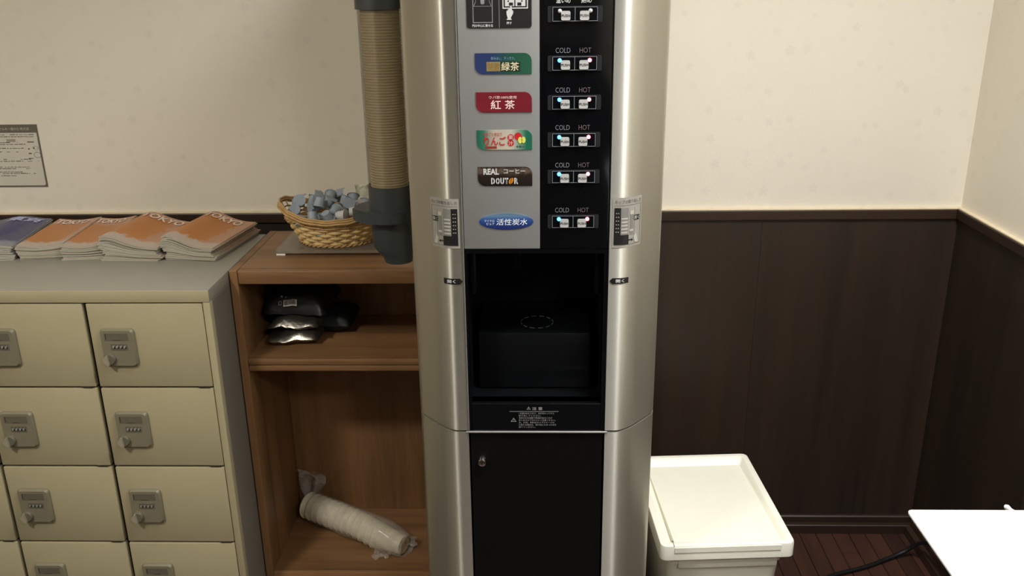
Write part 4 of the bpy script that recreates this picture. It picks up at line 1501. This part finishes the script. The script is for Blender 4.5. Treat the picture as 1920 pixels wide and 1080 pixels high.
wrap = thing('plastic_sleeve', 'clear plastic sleeve around the row of cups with a twisted tail', 'plastic bag', (-0.47, 1.92, 0.15))
mb = MB()


def sleeve(u, v):
    a = 2 * PI * u
    d = -0.012 + v * (Lt + 0.020)
    c = A + ax * d + Vector((0, 0, 0.0112 * max(0, min(1.0, d / 0.06))))
    r0 = 0.0262 + 0.012 * max(0, min(1, d / 0.075)) + (0.004 if v < 0.25 else 0)
    r0 += 0.0035 * mnoise.noise(Vector((math.cos(a) * 2.2, math.sin(a) * 2.2, v * 9))) + 0.002 * mnoise.noise(Vector((math.cos(a) * 5, math.sin(a) * 5, v * 22 + 4)))
    if d > Lt - 0.012:
        r0 *= 0.75
    p = c + ux * math.cos(a) * r0 + vx * math.sin(a) * r0
    return (p.x, p.y, max(p.z, 0.1505))


mb.grid(40, 40, sleeve)
build(mb, 'sleeve_film', M_wrap, wrap, smooth='all')
tl = crumple(10, 26, lambda u, v: (-0.598 + 0.030 * math.sin(v * 4.6) * v + (u - 0.5) * (0.016 + 0.046 * math.sin(PI * min(1, v * 1.1))), 2.004 + 0.02 * v + 0.008 * math.sin(u * 7), 0.196 + 0.092 * math.sin(v * 2.0) - 0.02 * v * u), 0.010, 2.4, 7.7)
tl.v = [(x_, min(y_, 2.045), z_) for x_, y_, z_ in tl.v]
build(tl, 'twisted_tail', film('tail_film', (200, 196, 194), 0.34, rough=0.2, streak=0.16), wrap, smooth='all')
for (cx_, cy_, cz_, sz, sd) in ((-0.385, 1.838, 0.158, 0.034, 2.2), (-0.322, 1.872, 0.166, 0.026, 8.4)):
    fl2 = crumple(9, 9, lambda u, v: (cx_ + (u - 0.5) * sz * 1.3, cy_ + (v - 0.5) * sz * 0.7, cz_ + 0.012 * v), 0.010, 3.0, sd)
    fl2.v = [(x_, y_, max(z_, 0.1505)) for x_, y_, z_ in fl2.v]
    build(fl2, 'loose_film', M_wrap, wrap, smooth='all')

# ------------------------------------------------------------------ locker notice on the wall
post = thing('wall_notice', 'white printed notice with grey-brown border on the wall above the lockers', 'notice', (-1.36, D, 1.086))
M_pb = mat('notice_border', (104, 98, 84), rough=0.5)
M_pw = mat('notice_paper', (206, 200, 184), rough=0.5, var=0.02)
PX0, PX1, PZ0, PZ1 = -1.475, -1.2450, 1.0063, 1.1645
build(MB().box(PX0, PX1, D - 0.0016, D - 0.0001, PZ0, PZ1), 'border_sheet', M_pb, post)
build(MB().prism(round_poly(PX0 + 0.004, PX1 - 0.004, PZ0 + 0.004, PZ1 - 0.0205, 0.005, 4, (1, 1, 0, 0)), D - 0.0022, D - 0.0016, 'XZ'), 'paper_sheet', M_pw, post)
t = add_text(MB(), 'ダイヤルキー錠の使用方法', -1.3580, -1.2660, PZ1 - 0.0142, PZ1 - 0.0072, flat(D - 0.0021), 0.008)
build(t, 'title_lettering', mat('notice_title', (190, 184, 168), rough=0.5), post)
t = MB()
rng = random.Random(3)
rows_ = [(1.1385, -1.256, 0.9), (1.1335, -1.257, 0.9), (1.1190, -1.300, 0.7), (1.1145, -1.282, 0.8), (1.1045, -1.288, 0.7), (1.0955, -1.287, 0.7), (1.0765, -1.275, 0.6), (1.0720, -1.256, 0.9), (1.0570, -1.282, 0.8), (1.0530, -1.282, 0.8), (1.0445, -1.296, 0.8), (1.0405, -1.240 - 0.014, 0.8), (1.0350, -1.32, 0.8)]
for z_, xe, dens in rows_:
    x_ = -1.465
    while x_ < xe:
        ww = rng.uniform(0.003, 0.014)
        if rng.random() < dens:
            rect(t, x_, min(xe, x_ + ww), z_, z_ + rng.uniform(0.0012, 0.0022), flat(D - 0.0026))
        x_ += ww + rng.uniform(0.0006, 0.003)
for q in ((-1.276, -1.2590, 1.1195, 1.1225), (-1.277, -1.273, 1.1020, 1.1055), (-1.278, -1.270, 1.0905, 1.0935), (-1.281, -1.268, 1.0785, 1.0805)):
    rect(t, *q, flat(D - 0.0026))
build(t, 'small_print', mat('notice_ink', (112, 105, 92), rough=0.6), post)
t = MB()
rect(t, -1.328, -1.305, 1.1215, 1.1285, flat(D - 0.0026))
build(t, 'number_box', mat('notice_grey', (160, 152, 136), rough=0.6), post)
t = MB()        # small drawing of a lock with a pointing hand
for (cx_, cz_, rx_, rz_) in ((-1.2575, 1.1060, 0.0070, 0.0045), (-1.2560, 1.0880, 0.0090, 0.0075)):
    for i in range(24):
        a0, a1 = 2 * PI * i / 24, 2 * PI * (i + 1) / 24
        t.add([(cx_ + rx_ * math.cos(a0), D - 0.0026, cz_ + rz_ * math.sin(a0)), (cx_ + rx_ * math.cos(a1), D - 0.0026, cz_ + rz_ * math.sin(a1)), (cx_ + 0.88 * rx_ * math.cos(a1), D - 0.0026, cz_ + 0.88 * rz_ * math.sin(a1)), (cx_ + 0.88 * rx_ * math.cos(a0), D - 0.0026, cz_ + 0.88 * rz_ * math.sin(a0))], [(0, 1, 2, 3)])
rect(t, -1.2645, -1.2600, 1.1040, 1.1075, flat(D - 0.0026))
rect(t, -1.2575, -1.2570, 1.0940, 1.1020, flat(D - 0.0026))
build(t, 'lock_drawing', MATS['notice_ink'], post)

# ------------------------------------------------------------------ white bin
BW, BD, BH = 0.277, 0.362, 0.400
binr = thing('waste_bin', 'white plastic bin with a sunken flap lid between the machine and the table', 'bin', (0.249, 1.5365, 0.0), rz=0.060)


def rrect(x0, x1, y0, y1, r, seg=5):
    return round_poly(x0, x1, y0, y1, r, seg)


def loft(mb, rings, cap0=True, cap1=True):
    n_ = len(rings[0])
    vs_ = [p for r_ in rings for p in r_]
    fs_ = [(k * n_ + i, k * n_ + (i + 1) % n_, (k + 1) * n_ + (i + 1) % n_, (k + 1) * n_ + i) for k in range(len(rings) - 1) for i in range(n_)]
    if cap0:
        fs_.append(tuple(range(n_))[::-1])
    if cap1:
        fs_.append(tuple(range((len(rings) - 1) * n_, len(rings) * n_)))
    return mb.add(vs_, fs_)


def R3(i, z, r=0.014):
    return [(a, b, z) for a, b in rrect(i, BW - i, i, BD - i, max(0.002, r - i * 0.3), 5)]


mb = loft(MB(), [R3(0.045, 0.0, 0.03), R3(0.043, 0.004, 0.03), R3(0.020, 0.345, 0.026), R3(0.016, 0.3455, 0.026), R3(0.0155, 0.366, 0.026)])
link('bin_body', mb.mesh('bin_body', M_white_plastic, smooth=40), binr)
# lid: outer skirt, raised rim, sloping inner wall, recessed centre
mb = loft(MB(), [R3(0.010, 0.3665), R3(0.0, 0.3665), R3(0.0, 0.3955), R3(0.0012, 0.3990), R3(0.0040, 0.4000), R3(0.0130, 0.4000), R3(0.0150, 0.3990),
                 [(a, b, 0.3830) for a, b in rrect(0.0185, BW - 0.0245, 0.010, BD - 0.0300, 0.006, 5)]])
link('bin_lid', mb.mesh('bin_lid', M_white_plastic, smooth=40), binr)
lidp = binr.children[-1]
fp = MB()
fp.add([(0.030, 0.0042, 0.3985), (BW - 0.0245, 0.0042, 0.3985), (BW - 0.0265, BD - 0.034, 0.3880), (0.030, BD - 0.034, 0.3880), (0.030, 0.0042, 0.382), (BW - 0.0245, 0.0042, 0.382), (BW - 0.0265, BD - 0.034, 0.382), (0.030, BD - 0.034, 0.382)], [(0, 1, 2, 3), (4, 7, 6, 5), (0, 4, 5, 1), (1, 5, 6, 2), (2, 6, 7, 3), (3, 7, 4, 0)])
fl_o = link('lid_flap', fp.mesh('lid_flap', M_white_plastic, smooth=40), lidp)
fp = MB()
fp.prism([(0.028, -0.0016), (BW - 0.030, -0.0016), (BW - 0.034, 0.006), (0.0300, 0.006)], 0.3850, 0.3965)
link('flap_lip', fp.mesh('flap_lip', M_white_plastic, smooth=40), lidp)
link('flap_slit', MB().box(0.0262, 0.0278, 0.001, 0.020, 0.3960, 0.4002).mesh('flap_slit', mat('slit_grey', (120, 116, 104), rough=0.8)), lidp)
link('body_band', MB().box(0.040, BW - 0.030, 0.0130, 0.030, 0.335, 0.365, bev=0.003).mesh('body_band', M_white_plastic, smooth=40), binr)

# ------------------------------------------------------------------ white table by the right wall
TZ = 0.70
table = thing('white_table', 'plain white table top along the right wall', 'table', (0.80, 0.78, 0))
TX0, TX1, TY0, TY1 = 0.578, 1.040, 0.30, 1.2170
def TR_(i, z):
    return [(a, b, z) for a, b in rrect(TX0 + i, TX1 - i, TY0 + i, TY1 - i, 0.008, 5)]


build(loft(MB(), [TR_(0.034, TZ - 0.022), TR_(0.0, TZ - 0.003), TR_(0.0, TZ)]), 'table_top', M_white_top, table, smooth=30)
for (lx_, ly_) in ((TX0 + 0.10, TY0 + 0.06), (TX1 - 0.06, TY0 + 0.06), (TX0 + 0.10, TY1 - 0.10), (TX1 - 0.06, TY1 - 0.10)):
    build(MB().lathe([(0.016, 0.0), (0.016, TZ - 0.0225)], lx_, ly_, 20, True, True), 'leg', M_white_top, table, smooth=40)
# bent white tube at the rear edge
pts = [(0.770, TY1 - 0.06, TZ - 0.030), (0.768, TY1 + 0.006, TZ - 0.030), (0.762, TY1 + 0.016, TZ - 0.020), (0.748, TY1 + 0.017, TZ - 0.012), (0.742, TY1 + 0.017, TZ - 0.0055), (0.7395, TY1 + 0.017, TZ - 0.0035)]
build(MB().tube(pts, [0.0045, 0.0045, 0.0045, 0.0045, 0.0045, 0.0028], 10), 'rear_hook', M_white_top, table, smooth=60)

# ------------------------------------------------------------------ black cable on the floor
M_cable = mat('black_cable', (16, 16, 16), rough=0.5)
ctrl = [(0.60, 1.80, 0.006), (0.66, 1.90, 0.006), (0.7671, 1.9652, 0.006), (0.8624, 2.0016, 0.006), (0.930, 2.034, 0.007), (0.985, 2.052, 0.020), (1.012, 2.035, 0.058), (1.025, 1.995, 0.080), (1.030, 1.90, 0.070), (1.022, 1.75, 0.040), (1.015, 1.6, 0.006)]
pts = []
for i in range(len(ctrl) - 1):
    p0, p1, p2, p3 = [Vector(ctrl[min(max(i + q, 0), len(ctrl) - 1)]) for q in (-1, 0, 1, 2)]
    for k in range(6):
        t = k / 6
        pts.append(0.5 * ((2 * p1) + (p2 - p0) * t + (2 * p0 - 5 * p1 + 4 * p2 - p3) * t * t + (3 * p1 - p0 - 3 * p2 + p3) * t ** 3))
pts.append(Vector(ctrl[-1]))
pts = [Vector((p.x, p.y, max(p.z, 0.0056))) for p in pts]
cb = build(MB().tube(pts, 0.0055, 8), 'power_cable', M_cable, smooth=60)
tag(cb, 'black power cable crossing the floor towards the right skirting', 'cable')
